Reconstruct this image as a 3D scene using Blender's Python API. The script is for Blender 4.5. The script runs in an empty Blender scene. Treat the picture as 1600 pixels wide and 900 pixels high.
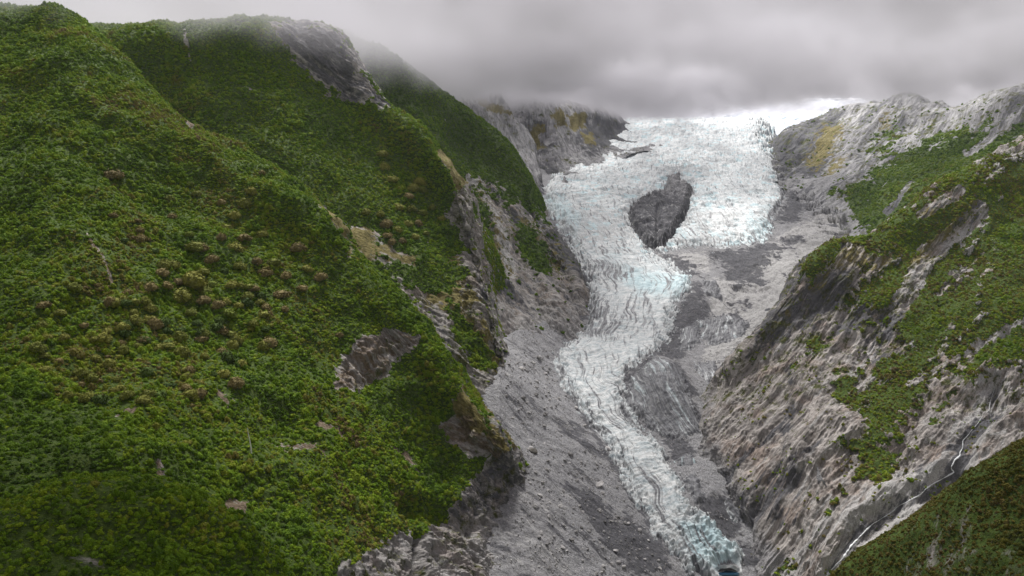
import bpy, math, random
import numpy as np
from math import radians as R

SEED = 7
rng = np.random.default_rng(SEED)
random.seed(SEED)
scene = bpy.context.scene
COL = scene.collection

# ------------------------------------------------------------------ camera model
CAM_Z = 430.0
LENS = 26.0
F = 1600 * LENS / 36.0
PITCH = math.atan(150 / F)
CT, ST = math.cos(PITCH), math.sin(PITCH)

def world(u, v, d):
    """point seen at (u, v) of the 1600x900 photograph, d metres up the valley"""
    u = np.asarray(u, float); v = np.asarray(v, float); d = np.asarray(d, float)
    a = (u - 800) / F
    b = (450 - v) / F
    y = CT + ST * b
    z = -ST + CT * b
    k = d / y
    return np.stack([a * k, d, CAM_Z + z * k], -1)

def project(P):
    x, y, z = P[..., 0], P[..., 1], P[..., 2] - CAM_Z
    fw = y * CT - z * ST
    up = y * ST + z * CT
    return 800 + F * x / fw, 450 - F * up / fw

# ------------------------------------------------------------------ noise
_perm = np.random.default_rng(11).permutation(256).astype(np.int32)
_perm = np.concatenate([_perm, _perm, _perm])
_grad = np.random.default_rng(12).normal(size=(256, 3)).astype(np.float32)
_grad /= np.linalg.norm(_grad, axis=1, keepdims=True)

def perlin(p):
    p = np.asarray(p, np.float32).reshape(-1, 3)
    i = np.floor(p).astype(np.int32)
    f = p - i
    i &= 255
    w = f * f * f * (f * (f * 6 - 15) + 10)
    out = np.zeros(len(p), np.float32)
    for dx in (0, 1):
        wx = w[:, 0] if dx else 1 - w[:, 0]
        hx = _perm[i[:, 0] + dx]
        for dy in (0, 1):
            wy = w[:, 1] if dy else 1 - w[:, 1]
            hy = _perm[hx + i[:, 1] + dy]
            for dz in (0, 1):
                wz = w[:, 2] if dz else 1 - w[:, 2]
                g = _grad[_perm[hy + i[:, 2] + dz]]
                dot = g[:, 0] * (f[:, 0] - dx) + g[:, 1] * (f[:, 1] - dy) + g[:, 2] * (f[:, 2] - dz)
                out += wx * wy * wz * dot
    return out * 1.5

def fbm(p, size, octaves=4, gain=0.5, lac=2.03, off=0.0):
    p = np.asarray(p, np.float32).reshape(-1, 3) / size + off
    a, s, t = 1.0, 0.0, 0.0
    for k in range(octaves):
        s = s + a * perlin(p); t += a
        p = p * lac + 17.3; a *= gain
    return s / t

def ridged(p, size, octaves=4, gain=0.55, lac=2.1, off=0.0):
    p = np.asarray(p, np.float32).reshape(-1, 3) / size + off
    a, s, t = 1.0, 0.0, 0.0
    for k in range(octaves):
        n = 1 - np.abs(perlin(p)) * 1.6
        s = s + a * n; t += a
        p = p * lac + 9.7; a *= gain
    return s / t

def sstep(a, b, x):
    t = np.clip((x - a) / (b - a), 0, 1)
    return t * t * (3 - 2 * t)

# ------------------------------------------------------------------ regions traced on the terrain (which cover grows where)
def sdist(UV, poly):
    """signed distance (inside positive) to a closed outline"""
    p = np.asarray(poly, float)
    q = np.roll(p, -1, 0)
    x, y = UV[:, 0], UV[:, 1]
    best = np.full(len(x), 1e9)
    inside = np.zeros(len(x), bool)
    for (ax, ay), (bx, by) in zip(p, q):
        ex, ey = bx - ax, by - ay
        t = np.clip(((x - ax) * ex + (y - ay) * ey) / (ex * ex + ey * ey + 1e-9), 0, 1)
        dd = (x - ax - t * ex) ** 2 + (y - ay - t * ey) ** 2
        np.minimum(best, dd, out=best)
        c = ((ay > y) != (by > y))
        xi = ax + (y - ay) * ex / (ey if abs(ey) > 1e-9 else 1e-9)
        inside ^= (c & (x < xi))
    best = np.sqrt(best)
    return np.where(inside, best, -best)

def region(UV, polys, warp, soft=4.0, amp=14.0):
    """0..1 cover mask with an uneven, noise-broken edge"""
    m = np.zeros(len(UV))
    for poly in polys:
        m = np.maximum(m, sstep(-soft * 2.2, soft * 2.2, sdist(UV, poly) + warp * amp * 2.1))
    return m

def strip(UV, pts, width, warp, amp, soft=3.0):
    p = np.asarray(pts, float)
    best = np.full(len(UV), 1e9)
    for (ax, ay), (bx, by) in zip(p[:-1], p[1:]):
        ex, ey = bx - ax, by - ay
        t = np.clip(((UV[:, 0] - ax) * ex + (UV[:, 1] - ay) * ey) / (ex * ex + ey * ey), 0, 1)
        np.minimum(best, np.hypot(UV[:, 0] - ax - t * ex, UV[:, 1] - ay - t * ey), out=best)
    return sstep(-soft, soft, width - best + warp * amp)

# ------------------------------------------------------------------ spline patches
def _cr(ctrl, n):
    k = len(ctrl)
    t = np.linspace(0, k - 1, n)
    i = np.minimum(t.astype(int), k - 2)
    f = (t - i).reshape((-1,) + (1,) * (ctrl.ndim - 1))
    ext = np.concatenate([2 * ctrl[:1] - ctrl[1:2], ctrl, 2 * ctrl[-1:] - ctrl[-2:-1]], 0)
    a, b, c, d = ext[i], ext[i + 1], ext[i + 2], ext[i + 3]
    return 0.5 * (2 * b + (c - a) * f + (2 * a - 5 * b + 4 * c - d) * f ** 2 + (3 * b - a - 3 * c + d) * f ** 3)

class Patch:
    def __init__(self, cols, nu, nv):
        c = np.array(cols, float)                       # (K, R, 3)
        g = _cr(c, nu)
        g = _cr(np.swapaxes(g, 0, 1), nv)               # (nv, nu, 3)
        self.nu, self.nv = nu, nv
        self.uvd = g.reshape(-1, 3)
        self.UV = self.uvd[:, :2]
        self.P = world(g[..., 0], g[..., 1], g[..., 2]).reshape(-1, 3)
        self.base = self.P.copy()
        self.renormal()
    def renormal(self):
        G = self.P.reshape(self.nv, self.nu, 3)
        du = np.gradient(G, axis=1); dv = np.gradient(G, axis=0)
        n = np.cross(du, dv)
        n /= np.linalg.norm(n, axis=-1, keepdims=True) + 1e-9
        cam = np.array([0, 0, CAM_Z])
        flip = np.sum(n[self.nv // 2] * (cam - G[self.nv // 2]), -1).mean() < 0
        self.flip = flip
        self.N = (-n if flip else n).reshape(-1, 3)
    def push(self, h, along=None):
        self.P = self.P + (self.N if along is None else along) * np.asarray(h)[:, None]
    def strata(self, pa, pb, stretch=7.0):
        """coordinates squeezed along the rock's lineation a->b"""
        L = world(*pb) - world(*pa); L /= np.linalg.norm(L)
        along = self.base @ L
        return self.base - np.outer(along * (1 - 1 / stretch), L)
    def faces(self):
        i = np.arange(self.nv * self.nu).reshape(self.nv, self.nu)
        q = np.stack([i[:-1, :-1], i[1:, :-1], i[1:, 1:], i[:-1, 1:]], -1).reshape(-1, 4)
        return q if not self.flip else q[:, ::-1]
    def find(self, u, v, along=None):
        """surface point nearest the camera at that spot of the photograph"""
        if getattr(self, '_pu', None) is None:
            self._pu, self._pv = project(self.P)
        dist = np.hypot(self._pu - u, self._pv - v)
        near = dist < max(4.0, dist.min() * 1.5)
        idx = np.where(near)[0]
        return idx[np.argmin(self.P[idx, 1])]

def mesh_from(name, V, Fq, mats, attrs=None, vecs=None, smooth=True):
    me = bpy.data.meshes.new(name)
    V = np.ascontiguousarray(V, np.float32); Fq = np.ascontiguousarray(Fq, np.int32)
    k = Fq.shape[1]
    me.vertices.add(len(V)); me.vertices.foreach_set('co', V.ravel())
    me.loops.add(Fq.size); me.loops.foreach_set('vertex_index', Fq.ravel())
    me.polygons.add(len(Fq))
    me.polygons.foreach_set('loop_start', np.arange(0, Fq.size, k, dtype=np.int32))
    me.polygons.foreach_set('loop_total', np.full(len(Fq), k, np.int32))
    me.polygons.foreach_set('use_smooth', np.full(len(Fq), smooth))
    for n, a in (attrs or {}).items():
        at = me.attributes.new(n, 'FLOAT', 'POINT'); at.data.foreach_set('value', np.ascontiguousarray(a, np.float32))
    for n, a in (vecs or {}).items():
        at = me.attributes.new(n, 'FLOAT_VECTOR', 'POINT'); at.data.foreach_set('vector', np.ascontiguousarray(a, np.float32).ravel())
    for m in (mats if isinstance(mats, (list, tuple)) else [mats]):
        me.materials.append(m)
    me.update(calc_edges=True)
    return me

def put(name, me, parent=None, **props):
    o = bpy.data.objects.new(name, me); COL.objects.link(o)
    if parent: o.parent = parent
    for k, v in props.items(): o[k] = v
    return o

def compact(V, Fq, extra):
    used = np.unique(Fq)
    m = np.full(len(V), -1, np.int64); m[used] = np.arange(len(used))
    return V[used], m[Fq], {k: a[used] for k, a in extra.items()}

# ------------------------------------------------------------------ material helpers
class Mat:
    def __init__(self, name):
        self.m = bpy.data.materials.new(name); self.m.use_nodes = True
        self.t = self.m.node_tree; self.t.nodes.clear()
        self.out = self.n('ShaderNodeOutputMaterial')
    def n(self, typ, **kw):
        nd = self.t.nodes.new(typ)
        for k, v in kw.items(): setattr(nd, k, v)
        return nd
    def l(self, a, b): self.t.links.new(a, b)
    def setin(self, sock, v):
        if hasattr(v, 'is_linked') or isinstance(v, bpy.types.NodeSocket): self.l(v, sock)
        else: sock.default_value = v
    def attr(self, name, vec=False, inst=False):
        a = self.n('ShaderNodeAttribute', attribute_name=name)
        if inst: a.attribute_type = 'INSTANCER'
        return a.outputs['Vector' if vec else 'Fac']
    def pos(self): return self.n('ShaderNodeNewGeometry').outputs['Position']
    def noise(self, vec, scale, detail=5, rough=0.6, dist=0.0, lac=2.0):
        nd = self.n('ShaderNodeTexNoise'); self.l(vec, nd.inputs['Vector'])
        nd.inputs['Scale'].default_value = scale; nd.inputs['Detail'].default_value = detail
        nd.inputs['Roughness'].default_value = rough; nd.inputs['Distortion'].default_value = dist
        return nd.outputs['Fac']
    def voro(self, vec, scale, feature='F1', out='Distance', rnd=1.0):
        nd = self.n('ShaderNodeTexVoronoi', feature=feature); self.l(vec, nd.inputs['Vector'])
        nd.inputs['Scale'].default_value = scale; nd.inputs['Randomness'].default_value = rnd
        return nd.outputs[out]
    def ramp(self, fac, stops, interp='LINEAR'):
        nd = self.n('ShaderNodeValToRGB'); self.l(fac, nd.inputs['Fac'])
        cr = nd.color_ramp; cr.interpolation = interp
        while len(cr.elements) < len(stops): cr.elements.new(0.5)
        for e, (p, c) in zip(cr.elements, stops):
            e.position = p; e.color = (c, c, c, 1) if isinstance(c, (int, float)) else (*c, 1)
        return nd.outputs['Color']
    def maprange(self, x, a, b, c=0.0, d=1.0, smooth=True):
        nd = self.n('ShaderNodeMapRange', interpolation_type='SMOOTHSTEP' if smooth else 'LINEAR')
        self.l(x, nd.inputs['Value'])
        for k, v in (('From Min', a), ('From Max', b), ('To Min', c), ('To Max', d)): nd.inputs[k].default_value = v
        return nd.outputs['Result']
    def mix(self, fac, a, b, mode='MIX'):
        nd = self.n('ShaderNodeMix', data_type='RGBA', blend_type=mode)
        self.setin(nd.inputs[0], fac)
        for s, v in ((nd.inputs[6], a), (nd.inputs[7], b)):
            if isinstance(v, tuple): s.default_value = (*v[:3], 1)
            else: self.l(v, s)
        return nd.outputs[2]
    def math(self, op, a, b=0.0, clamp=False):
        nd = self.n('ShaderNodeMath', operation=op, use_clamp=clamp)
        self.setin(nd.inputs[0], a); self.setin(nd.inputs[1], b)
        return nd.outputs[0]
    def bump(self, h, strength, dist, normal=None):
        nd = self.n('ShaderNodeBump'); self.l(h, nd.inputs['Height'])
        nd.inputs['Strength'].default_value = strength; nd.inputs['Distance'].default_value = dist
        if normal is not None: self.l(normal, nd.inputs['Normal'])
        return nd.outputs['Normal']
    def surface(self, color, rough=0.9, normal=None, spec=0.25, **kw):
        b = self.n('ShaderNodeBsdfPrincipled')
        if isinstance(color, tuple): b.inputs['Base Color'].default_value = (*color[:3], 1)
        else: self.l(color, b.inputs['Base Color'])
        self.setin(b.inputs['Roughness'], rough)
        b.inputs['Specular IOR Level'].default_value = spec
        if normal is not None: self.l(normal, b.inputs['Normal'])
        for k, v in kw.items(): self.setin(b.inputs[k], v)
        self.l(b.outputs[0], self.out.inputs['Surface'])
        return self.m

# one terrain material: bare rock (banded along its strata), forest floor, tawny tussock, brown earth, loose scree
def terrain_material(name, dark, mid, light, pink, unit, bumpd):
    M = Mat(name)
    p = M.pos(); s = M.attr('strata', vec=True)
    veg, grass, earth, scree, tone, pale, moss = (M.attr(k) for k in ('veg', 'grass', 'earth', 'scree', 'tone', 'pale', 'moss'))
    n1 = M.noise(s, 1 / (9 * unit), 7, 0.7, 0.6)
    n2 = M.math('ADD', M.math('MULTIPLY', M.noise(s, 1 / (2.2 * unit), 5, 0.65, 0.3), 0.45), M.math('MULTIPLY', M.noise(p, 1 / (5 * unit), 6, 0.7, 0.5), 0.55))
    n3 = M.noise(p, 1 / (45 * unit), 4, 0.6)
    f = M.math('ADD', M.math('MULTIPLY', n1, 0.62), M.math('MULTIPLY', n2, 0.38))
    rock = M.ramp(f, [(0.36, dark), (0.47, mid), (0.6, light)])
    rock = M.mix(M.maprange(n3, 0.48, 0.66, 0, 0.8), rock, pink, 'MULTIPLY')
    crack = M.maprange(M.noise(s, 1 / (5 * unit), 6, 0.72, 1.2), 0.36, 0.46, 0.45, 1.0)
    rock = M.mix(1.0, rock, crack, 'MULTIPLY')
    g1 = M.noise(p, 1 / (1.4 * unit), 6, 0.75)
    sc = M.ramp(g1, [(0.34, (0.13, 0.128, 0.135)), (0.5, (0.25, 0.246, 0.252)), (0.63, (0.42, 0.415, 0.415))])
    rock = M.mix(scree, rock, sc)
    lite = M.ramp(g1, [(0.33, (0.24, 0.235, 0.23)), (0.5, (0.42, 0.41, 0.4)), (0.64, (0.62, 0.6, 0.58))])
    gn = M.noise(p, 1 / (4 * unit), 6, 0.7)
    gcol = M.ramp(gn, [(0.33, (0.075, 0.065, 0.022)), (0.5, (0.16, 0.135, 0.045)), (0.66, (0.25, 0.205, 0.085))])
    ecol = M.ramp(gn, [(0.33, (0.07, 0.052, 0.032)), (0.5, (0.15, 0.112, 0.075)), (0.66, (0.26, 0.205, 0.15))])
    vcol = M.ramp(M.noise(p, 1 / (3 * unit), 6, 0.75), [(0.33, (0.028, 0.046, 0.010)), (0.5, (0.062, 0.098, 0.016)), (0.66, (0.11, 0.145, 0.03))])
    brk = M.math('SUBTRACT', M.noise(s, 1 / (6 * unit), 6, 0.7), 0.5)
    def broken(a, amt=1.3):
        return M.maprange(M.math('ADD', a, M.math('MULTIPLY', brk, amt)), 0.38, 0.62)
    rock = M.mix(M.math('MULTIPLY', broken(pale, 1.9), 0.8), rock, lite)
    dk = M.ramp(n2, [(0.35, (0.040, 0.039, 0.045)), (0.65, (0.135, 0.133, 0.143))])
    rock = M.mix(M.math('MULTIPLY', broken(tone, 1.7), 0.9), rock, dk)
    mossf = M.math('ADD', M.math('MULTIPLY', M.noise(p, 1 / (16 * unit), 6, 0.72), 0.6), M.math('MULTIPLY', M.noise(s, 1 / (7 * unit), 5, 0.7), 0.4))
    mcol = M.ramp(M.noise(p, 1 / (5 * unit), 5, 0.7), [(0.35, (0.035, 0.05, 0.014)), (0.5, (0.075, 0.082, 0.024)), (0.65, (0.14, 0.125, 0.05))])
    rock = M.mix(M.maprange(M.math('ADD', mossf, M.math('MULTIPLY', moss, 0.165)), 0.655, 0.75), rock, mcol)
    c = M.mix(broken(grass), rock, gcol)
    c = M.mix(broken(earth), c, ecol)
    c = M.mix(broken(veg, 1.0), c, vcol)
    h = M.math('ADD', M.math('MULTIPLY', n1, 1.0), M.math('MULTIPLY', M.math('ADD', n2, M.math('MULTIPLY', g1, 0.6)), 0.35))
    nrm = M.bump(h, 1.0, bumpd)
    return M.surface(c, 0.92, nrm, 0.15)

PINK = (0.86, 0.76, 0.72)
M_NEAR = terrain_material('left_slope', (0.09, 0.083, 0.078), (0.24, 0.222, 0.205), (0.42, 0.39, 0.365), PINK, 1.0, 5.0)
M_MID = terrain_material('middle_slope', (0.095, 0.088, 0.082), (0.25, 0.232, 0.215), (0.44, 0.41, 0.385), (0.84, 0.74, 0.66), 1.4, 8.0)
M_FAR = terrain_material('far_slope', (0.11, 0.108, 0.112), (0.25, 0.245, 0.25), (0.44, 0.43, 0.43), (0.9, 0.88, 0.9), 2.2, 12.0)
M_RIGHT = terrain_material('right_slope', (0.085, 0.077, 0.071), (0.275, 0.25, 0.232), (0.51, 0.468, 0.435), (0.90, 0.78, 0.71), 1.0, 6.0)
M_VALLEY = terrain_material('valley_debris', (0.085, 0.082, 0.088), (0.21, 0.205, 0.21), (0.36, 0.35, 0.345), (0.95, 0.93, 0.93), 1.3, 6.0)

def ice_material(name):
    M = Mat(name)
    p = M.pos(); fl = M.attr('strata', vec=True)
    dirt, blue, rub = M.attr('dirt'), M.attr('blue'), M.attr('rubble')
    n = M.noise(p, 1 / 14, 7, 0.7, 0.8)
    n2 = M.noise(fl, 1 / 7, 7, 0.7, 0.4)
    cv = M.attr('crevasse', vec=True)
    n4 = M.noise(cv, 1 / 6, 7, 0.72, 0.3)
    n = M.math('ADD', M.math('MULTIPLY', n, 0.45), M.math('MULTIPLY', n4, 0.55))
    white = M.ramp(n, [(0.37, (0.20, 0.25, 0.275)), (0.46, (0.39, 0.425, 0.435)), (0.54, (0.54, 0.55, 0.545)), (0.63, (0.68, 0.68, 0.67))])
    bl = M.ramp(n, [(0.38, (0.24, 0.36, 0.40)), (0.5, (0.42, 0.54, 0.565)), (0.66, (0.66, 0.73, 0.735))])
    c = M.mix(M.maprange(M.math('ADD', blue, M.math('SUBTRACT', n, 0.5)), 0.2, 0.75), white, bl)
    dcol = M.ramp(M.noise(fl, 1 / 2.5, 5, 0.7), [(0.35, (0.055, 0.056, 0.064)), (0.5, (0.13, 0.13, 0.14)), (0.65, (0.25, 0.248, 0.25))])
    rc = M.ramp(M.noise(p, 1 / 3, 6, 0.75), [(0.35, (0.33, 0.33, 0.325)), (0.5, (0.48, 0.475, 0.465)), (0.65, (0.66, 0.65, 0.63))])
    c = M.mix(M.maprange(M.math('ADD', rub, M.math('MULTIPLY', M.math('SUBTRACT', n2, 0.5), 1.2)), 0.35, 0.65), c, rc)
    d = M.math('ADD', dirt, M.math('MULTIPLY', M.math('SUBTRACT', n2, 0.5), 2.0))
    c = M.mix(M.maprange(d, 0.38, 0.66), c, dcol)
    nrm = M.bump(M.math('ADD', n, M.math('MULTIPLY', n2, 0.5)), 0.8, 5.0)
    return M.surface(c, 0.6, nrm, 0.35)
M_ICE = ice_material('glacier_ice')

def snow_material():
    M = Mat('snow')
    n = M.noise(M.pos(), 1 / 60, 7, 0.65, 0.5)
    c = M.ramp(n, [(0.38, (0.20, 0.26, 0.33)), (0.48, (0.42, 0.46, 0.51)), (0.57, (0.60, 0.61, 0.63))])
    return M.surface(c, 0.6, M.bump(n, 0.8, 14.0), 0.3)
M_SNOW = snow_material()

def leaf_material(name, stops, spread):
    M = Mat(name)
    rnd = M.n('ShaderNodeObjectInfo').outputs['Random']
    tint = M.attr('tint', inst=True)
    f = M.math('ADD', M.math('MULTIPLY', rnd, spread), M.math('MULTIPLY', tint, 1 - spread))
    c = M.ramp(f, stops)
    c = M.mix(1.0, c, M.maprange(M.noise(M.pos(), 1.6, 3, 0.7), 0.3, 0.7, 0.6, 1.35), 'MULTIPLY')
    b = M.n('ShaderNodeBsdfPrincipled')
    M.l(c, b.inputs['Base Color']); b.inputs['Roughness'].default_value = 0.75
    b.inputs['Specular IOR Level'].default_value = 0.12
    t = M.n('ShaderNodeBsdfTranslucent'); M.l(c, t.inputs['Color'])
    mx = M.n('ShaderNodeMixShader'); mx.inputs[0].default_value = 0.3
    M.l(b.outputs[0], mx.inputs[1]); M.l(t.outputs[0], mx.inputs[2]); M.l(mx.outputs[0], M.out.inputs['Surface'])
    return M.m
GREENS = [(0.0, (0.040, 0.078, 0.008)), (0.25, (0.088, 0.162, 0.009)), (0.48, (0.155, 0.255, 0.011)), (0.68, (0.228, 0.300, 0.014)), (0.84, (0.210, 0.195, 0.034)), (1.0, (0.165, 0.122, 0.055))]
M_LEAF = leaf_material('bush_leaves', GREENS, 0.42)
HEATH = [(0.0, (0.045, 0.060, 0.012)), (0.4, (0.100, 0.112, 0.016)), (0.7, (0.165, 0.148, 0.026)), (1.0, (0.160, 0.108, 0.046))]
M_HEATH = leaf_material('heath_leaves', HEATH, 0.5)

def plain_leaf(name, a, b):
    M = Mat(name)
    rnd = M.n('ShaderNodeObjectInfo').outputs['Random']
    c = M.mix(rnd, a, b)
    c = M.mix(1.0, c, M.maprange(M.noise(M.pos(), 1.1, 3, 0.7), 0.3, 0.7, 0.6, 1.35), 'MULTIPLY')
    return M.surface(c, 0.8, None, 0.1)
M_BROWN = plain_leaf('brown_crown', (0.15, 0.118, 0.046), (0.225, 0.18, 0.072))
M_OLIVE = plain_leaf('olive_crown', (0.135, 0.155, 0.026), (0.22, 0.215, 0.042))
M_YELLOW = plain_leaf('yellow_green_crown', (0.11, 0.145, 0.016), (0.15, 0.185, 0.02))
M_DARKG = plain_leaf('dark_green_crown', (0.045, 0.075, 0.014), (0.075, 0.115, 0.02))

def simple_rock(name, a, b, c3):
    M = Mat(name)
    p = M.n('ShaderNodeTexCoord').outputs['Object']
    n = M.noise(p, 0.9, 6, 0.7)
    r = M.n('ShaderNodeObjectInfo').outputs['Random']
    c = M.ramp(n, [(0.32, a), (0.5, b), (0.68, c3)])
    c = M.mix(1.0, c, M.maprange(r, 0, 1, 0.55, 1.6, False), 'MULTIPLY')
    return M.surface(c, 0.9, M.bump(n, 0.8, 0.5), 0.2)
M_BOULDER = simple_rock('boulder_rock', (0.16, 0.152, 0.15), (0.30, 0.288, 0.28), (0.46, 0.44, 0.425))
M_DARKROCK = simple_rock('dark_boulder_rock', (0.06, 0.055, 0.05), (0.13, 0.12, 0.105), (0.22, 0.2, 0.17))
M_BARK = simple_rock('bark', (0.06, 0.048, 0.035), (0.11, 0.09, 0.07), (0.18, 0.155, 0.13))
M_SNAG = simple_rock('bleached_wood', (0.34, 0.33, 0.32), (0.5, 0.49, 0.47), (0.66, 0.65, 0.63))

def water_material():
    M = Mat('white_water')
    n = M.noise(M.pos(), 0.5, 6, 0.7)
    c = M.ramp(n, [(0.36, (0.42, 0.45, 0.46)), (0.5, (0.72, 0.74, 0.75)), (0.6, (0.88, 0.88, 0.88))])
    return M.surface(c, 0.3, M.bump(n, 0.7, 0.8), 0.5)
M_STREAM = water_material()
def pool_material():
    M = Mat('meltwater')
    n = M.noise(M.pos(), 0.8, 3, 0.5)
    return M.surface((0.01, 0.035, 0.06), 0.08, M.bump(n, 0.15, 0.2), 0.5)
M_POOL = pool_material()

# ------------------------------------------------------------------ control nets: (u, v, metres up the valley)
NET_LEFT = [
 [(-350,-150,1900),(-200,-30,1350),(-200,200,950),(-200,450,680),(-200,700,480),(-200,950,350),(-200,1150,280)],
 [(-100,60,1900),(0,14,1300),(0,220,960),(0,450,700),(0,700,500),(0,950,370),(0,1150,300)],
 [(100,90,1750),(95,24,1260),(90,210,960),(80,440,720),(80,700,520),(80,950,390),(80,1150,320)],
 [(240,200,1450),(200,105,1200),(200,280,930),(190,480,720),(190,720,520),(190,950,400),(190,1150,330)],
 [(340,290,1400),(300,195,1150),(300,340,930),(290,520,730),(290,730,550),(300,950,430),(300,1150,360)],
 [(440,340,1350),(400,250,1100),(395,390,920),(390,550,750),(390,740,580),(400,950,460),(400,1150,390)],
 [(530,400,1300),(490,310,1050),(480,430,920),(470,580,770),(470,760,610),(480,950,490),(480,1150,420)],
 [(610,500,1250),(562,400,1000),(560,500,900),(550,630,780),(550,780,650),(560,950,540),(560,1150,460)],
 [(700,590,1200),(650,490,950),(635,590,870),(620,690,780),(620,810,690),(640,950,600),(650,1100,530)],
 [(780,690,1130),(725,592,900),(705,670,840),(690,745,790),(690,840,720),(720,940,660),(740,1080,600)],
 [(850,790,1050),(797,690,850),(775,740,815),(755,795,775),(760,860,730),(790,940,690),(820,1060,640)],
 [(870,840,1020),(835,775,880),(825,805,845),(825,850,805),(845,890,780),(870,940,750),(900,1040,700)]]
NET_KNOLL = [
 [(-150,860,420),(-150,820,330),(-150,900,290),(-150,1100,240)],
 [(0,850,430),(10,800,345),(0,880,300),(0,1100,250)],
 [(110,830,440),(100,755,360),(90,850,315),(80,1100,260)],
 [(220,830,460),(210,748,375),(200,840,330),(190,1100,270)],
 [(320,850,480),(310,780,385),(300,860,345),(290,1100,285)],
 [(390,880,490),(375,815,395),(370,880,360),(360,1100,300)],
 [(440,930,500),(435,860,405),(430,920,375),(430,1100,320)],
 [(470,990,500),(460,910,415),(465,960,390),(470,1120,340)],
 [(480,1100,500),(475,1000,420),(480,1050,400),(480,1200,350)]]
NET_MID = [
 [(0,120,2000),(20,60,1500),(20,150,1400),(20,250,1300),(20,400,1200)],
 [(150,120,2000),(165,42,1500),(180,140,1380),(200,240,1280),(230,380,1180)],
 [(260,120,2000),(270,38,1500),(280,130,1380),(300,240,1260),(330,400,1150)],
 [(380,110,2000),(390,30,1500),(390,120,1390),(400,240,1260),(430,420,1120)],
 [(470,110,2050),(455,32,1560),(460,130,1430),(480,250,1290),(510,440,1090)],
 [(550,130,2050),(525,52,1590),(520,150,1460),(540,280,1310),(570,480,1080)],
 [(600,180,2000),(556,95,1570),(560,190,1450),(590,310,1310),(630,520,1050)],
 [(650,250,1900),(600,165,1530),(610,240,1430),(640,350,1300),(680,570,1030)],
 [(710,300,1800),(655,200,1480),(660,290,1400),(680,400,1270),(720,600,1010)],
 [(760,370,1700),(700,250,1430),(700,340,1360),(715,450,1230),(745,620,1010)],
 [(790,430,1600),(720,300,1390),(730,380,1320),(745,480,1190),(770,640,1020)],
 [(800,520,1500),(745,400,1330),(757,460,1260),(770,540,1150),(790,660,1030)],
 [(830,600,1400),(782,545,1180),(785,580,1140),(792,620,1100),(805,680,1040)]]
NET_FARLEFT = [
 [(500,120,2600),(520,45,2050),(560,150,1950),(600,260,1800),(640,380,1650),(646,450,1630)],
 [(590,130,2600),(600,72,2080),(630,160,1980),(660,270,1830),(690,400,1600),(696,470,1580)],
 [(640,160,2600),(640,98,2130),(670,190,2010),(700,300,1850),(730,430,1520),(736,500,1500)],
 [(720,220,2700),(700,145,2220),(715,230,2080),(735,330,1850),(765,470,1400),(771,540,1380)],
 [(780,270,2700),(755,182,2260),(760,260,2100),(775,350,1800),(795,520,1360),(801,590,1350)],
 [(830,320,2700),(800,225,2230),(800,300,2020),(805,390,1740),(820,545,1300),(826,615,1290)],
 [(870,370,2600),(826,275,2150),(828,340,1960),(835,430,1650),(850,560,1330),(856,630,1320)],
 [(890,420,2400),(838,325,2040),(850,390,1840),(862,470,1540),(875,570,1345),(881,640,1335)],
 [(930,470,2200),(885,395,1870),(885,440,1700),(888,505,1480),(895,580,1350),(901,650,1340)],
 [(960,530,2000),(912,455,1690),(912,490,1560),(912,530,1450),(920,590,1330),(926,660,1320)],
 [(975,560,2000),(928,474,1760),(928,505,1620),(928,545,1480),(938,600,1310),(944,670,1290)]]
NET_BACKLEFT = [
 [(700,160,3500),(700,130,2900),(760,220,2650),(800,320,2350),(820,380,2150)],
 [(760,170,3600),(765,140,3000),(800,220,2750),(832,310,2400),(850,370,2150)],
 [(820,180,3700),(820,150,3150),(840,215,2850),(858,280,2600),(875,330,2300)],
 [(880,190,3800),(880,160,3300),(885,205,3080),(890,250,2880),(900,300,2550)],
 [(940,200,3900),(940,165,3500),(935,200,3250),(930,232,3030),(940,270,2800)],
 [(985,218,3900),(985,195,3650),(985,205,3500),(985,216,3330),(1000,240,3000)],
 [(1040,230,3900),(1030,205,3650),(1030,212,3500),(1030,222,3330),(1040,240,3000)]]
NET_BACKRIGHT = [
 [(1195,240,3600),(1195,222,3350),(1200,240,3056),(1205,260,2802),(1215,290,2496)],
 [(1230,220,3700),(1235,198,3350),(1240,230,3007),(1240,270,2679),(1245,320,2333)],
 [(1280,200,3700),(1290,178,3350),(1290,225,2958),(1280,280,2565),(1280,350,2160)],
 [(1350,190,3700),(1350,160,3300),(1340,220,2891),(1320,290,2470),(1310,380,1997)],
 [(1430,200,3600),(1430,150,3150),(1410,220,2745),(1380,300,2280),(1350,420,1776)],
 [(1490,210,3400),(1490,165,2900),(1470,230,2522),(1440,310,2090),(1400,450,1632)],
 [(1550,200,3300),(1545,145,2750),(1530,220,2357),(1500,310,1948),(1460,440,1632)],
 [(1620,190,3200),(1610,130,2650),(1600,210,2231),(1590,300,1881),(1560,420,1632)],
 [(1800,170,3000),(1780,110,2500),(1780,200,2086),(1780,300,1805),(1780,420,1584)]]
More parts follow.
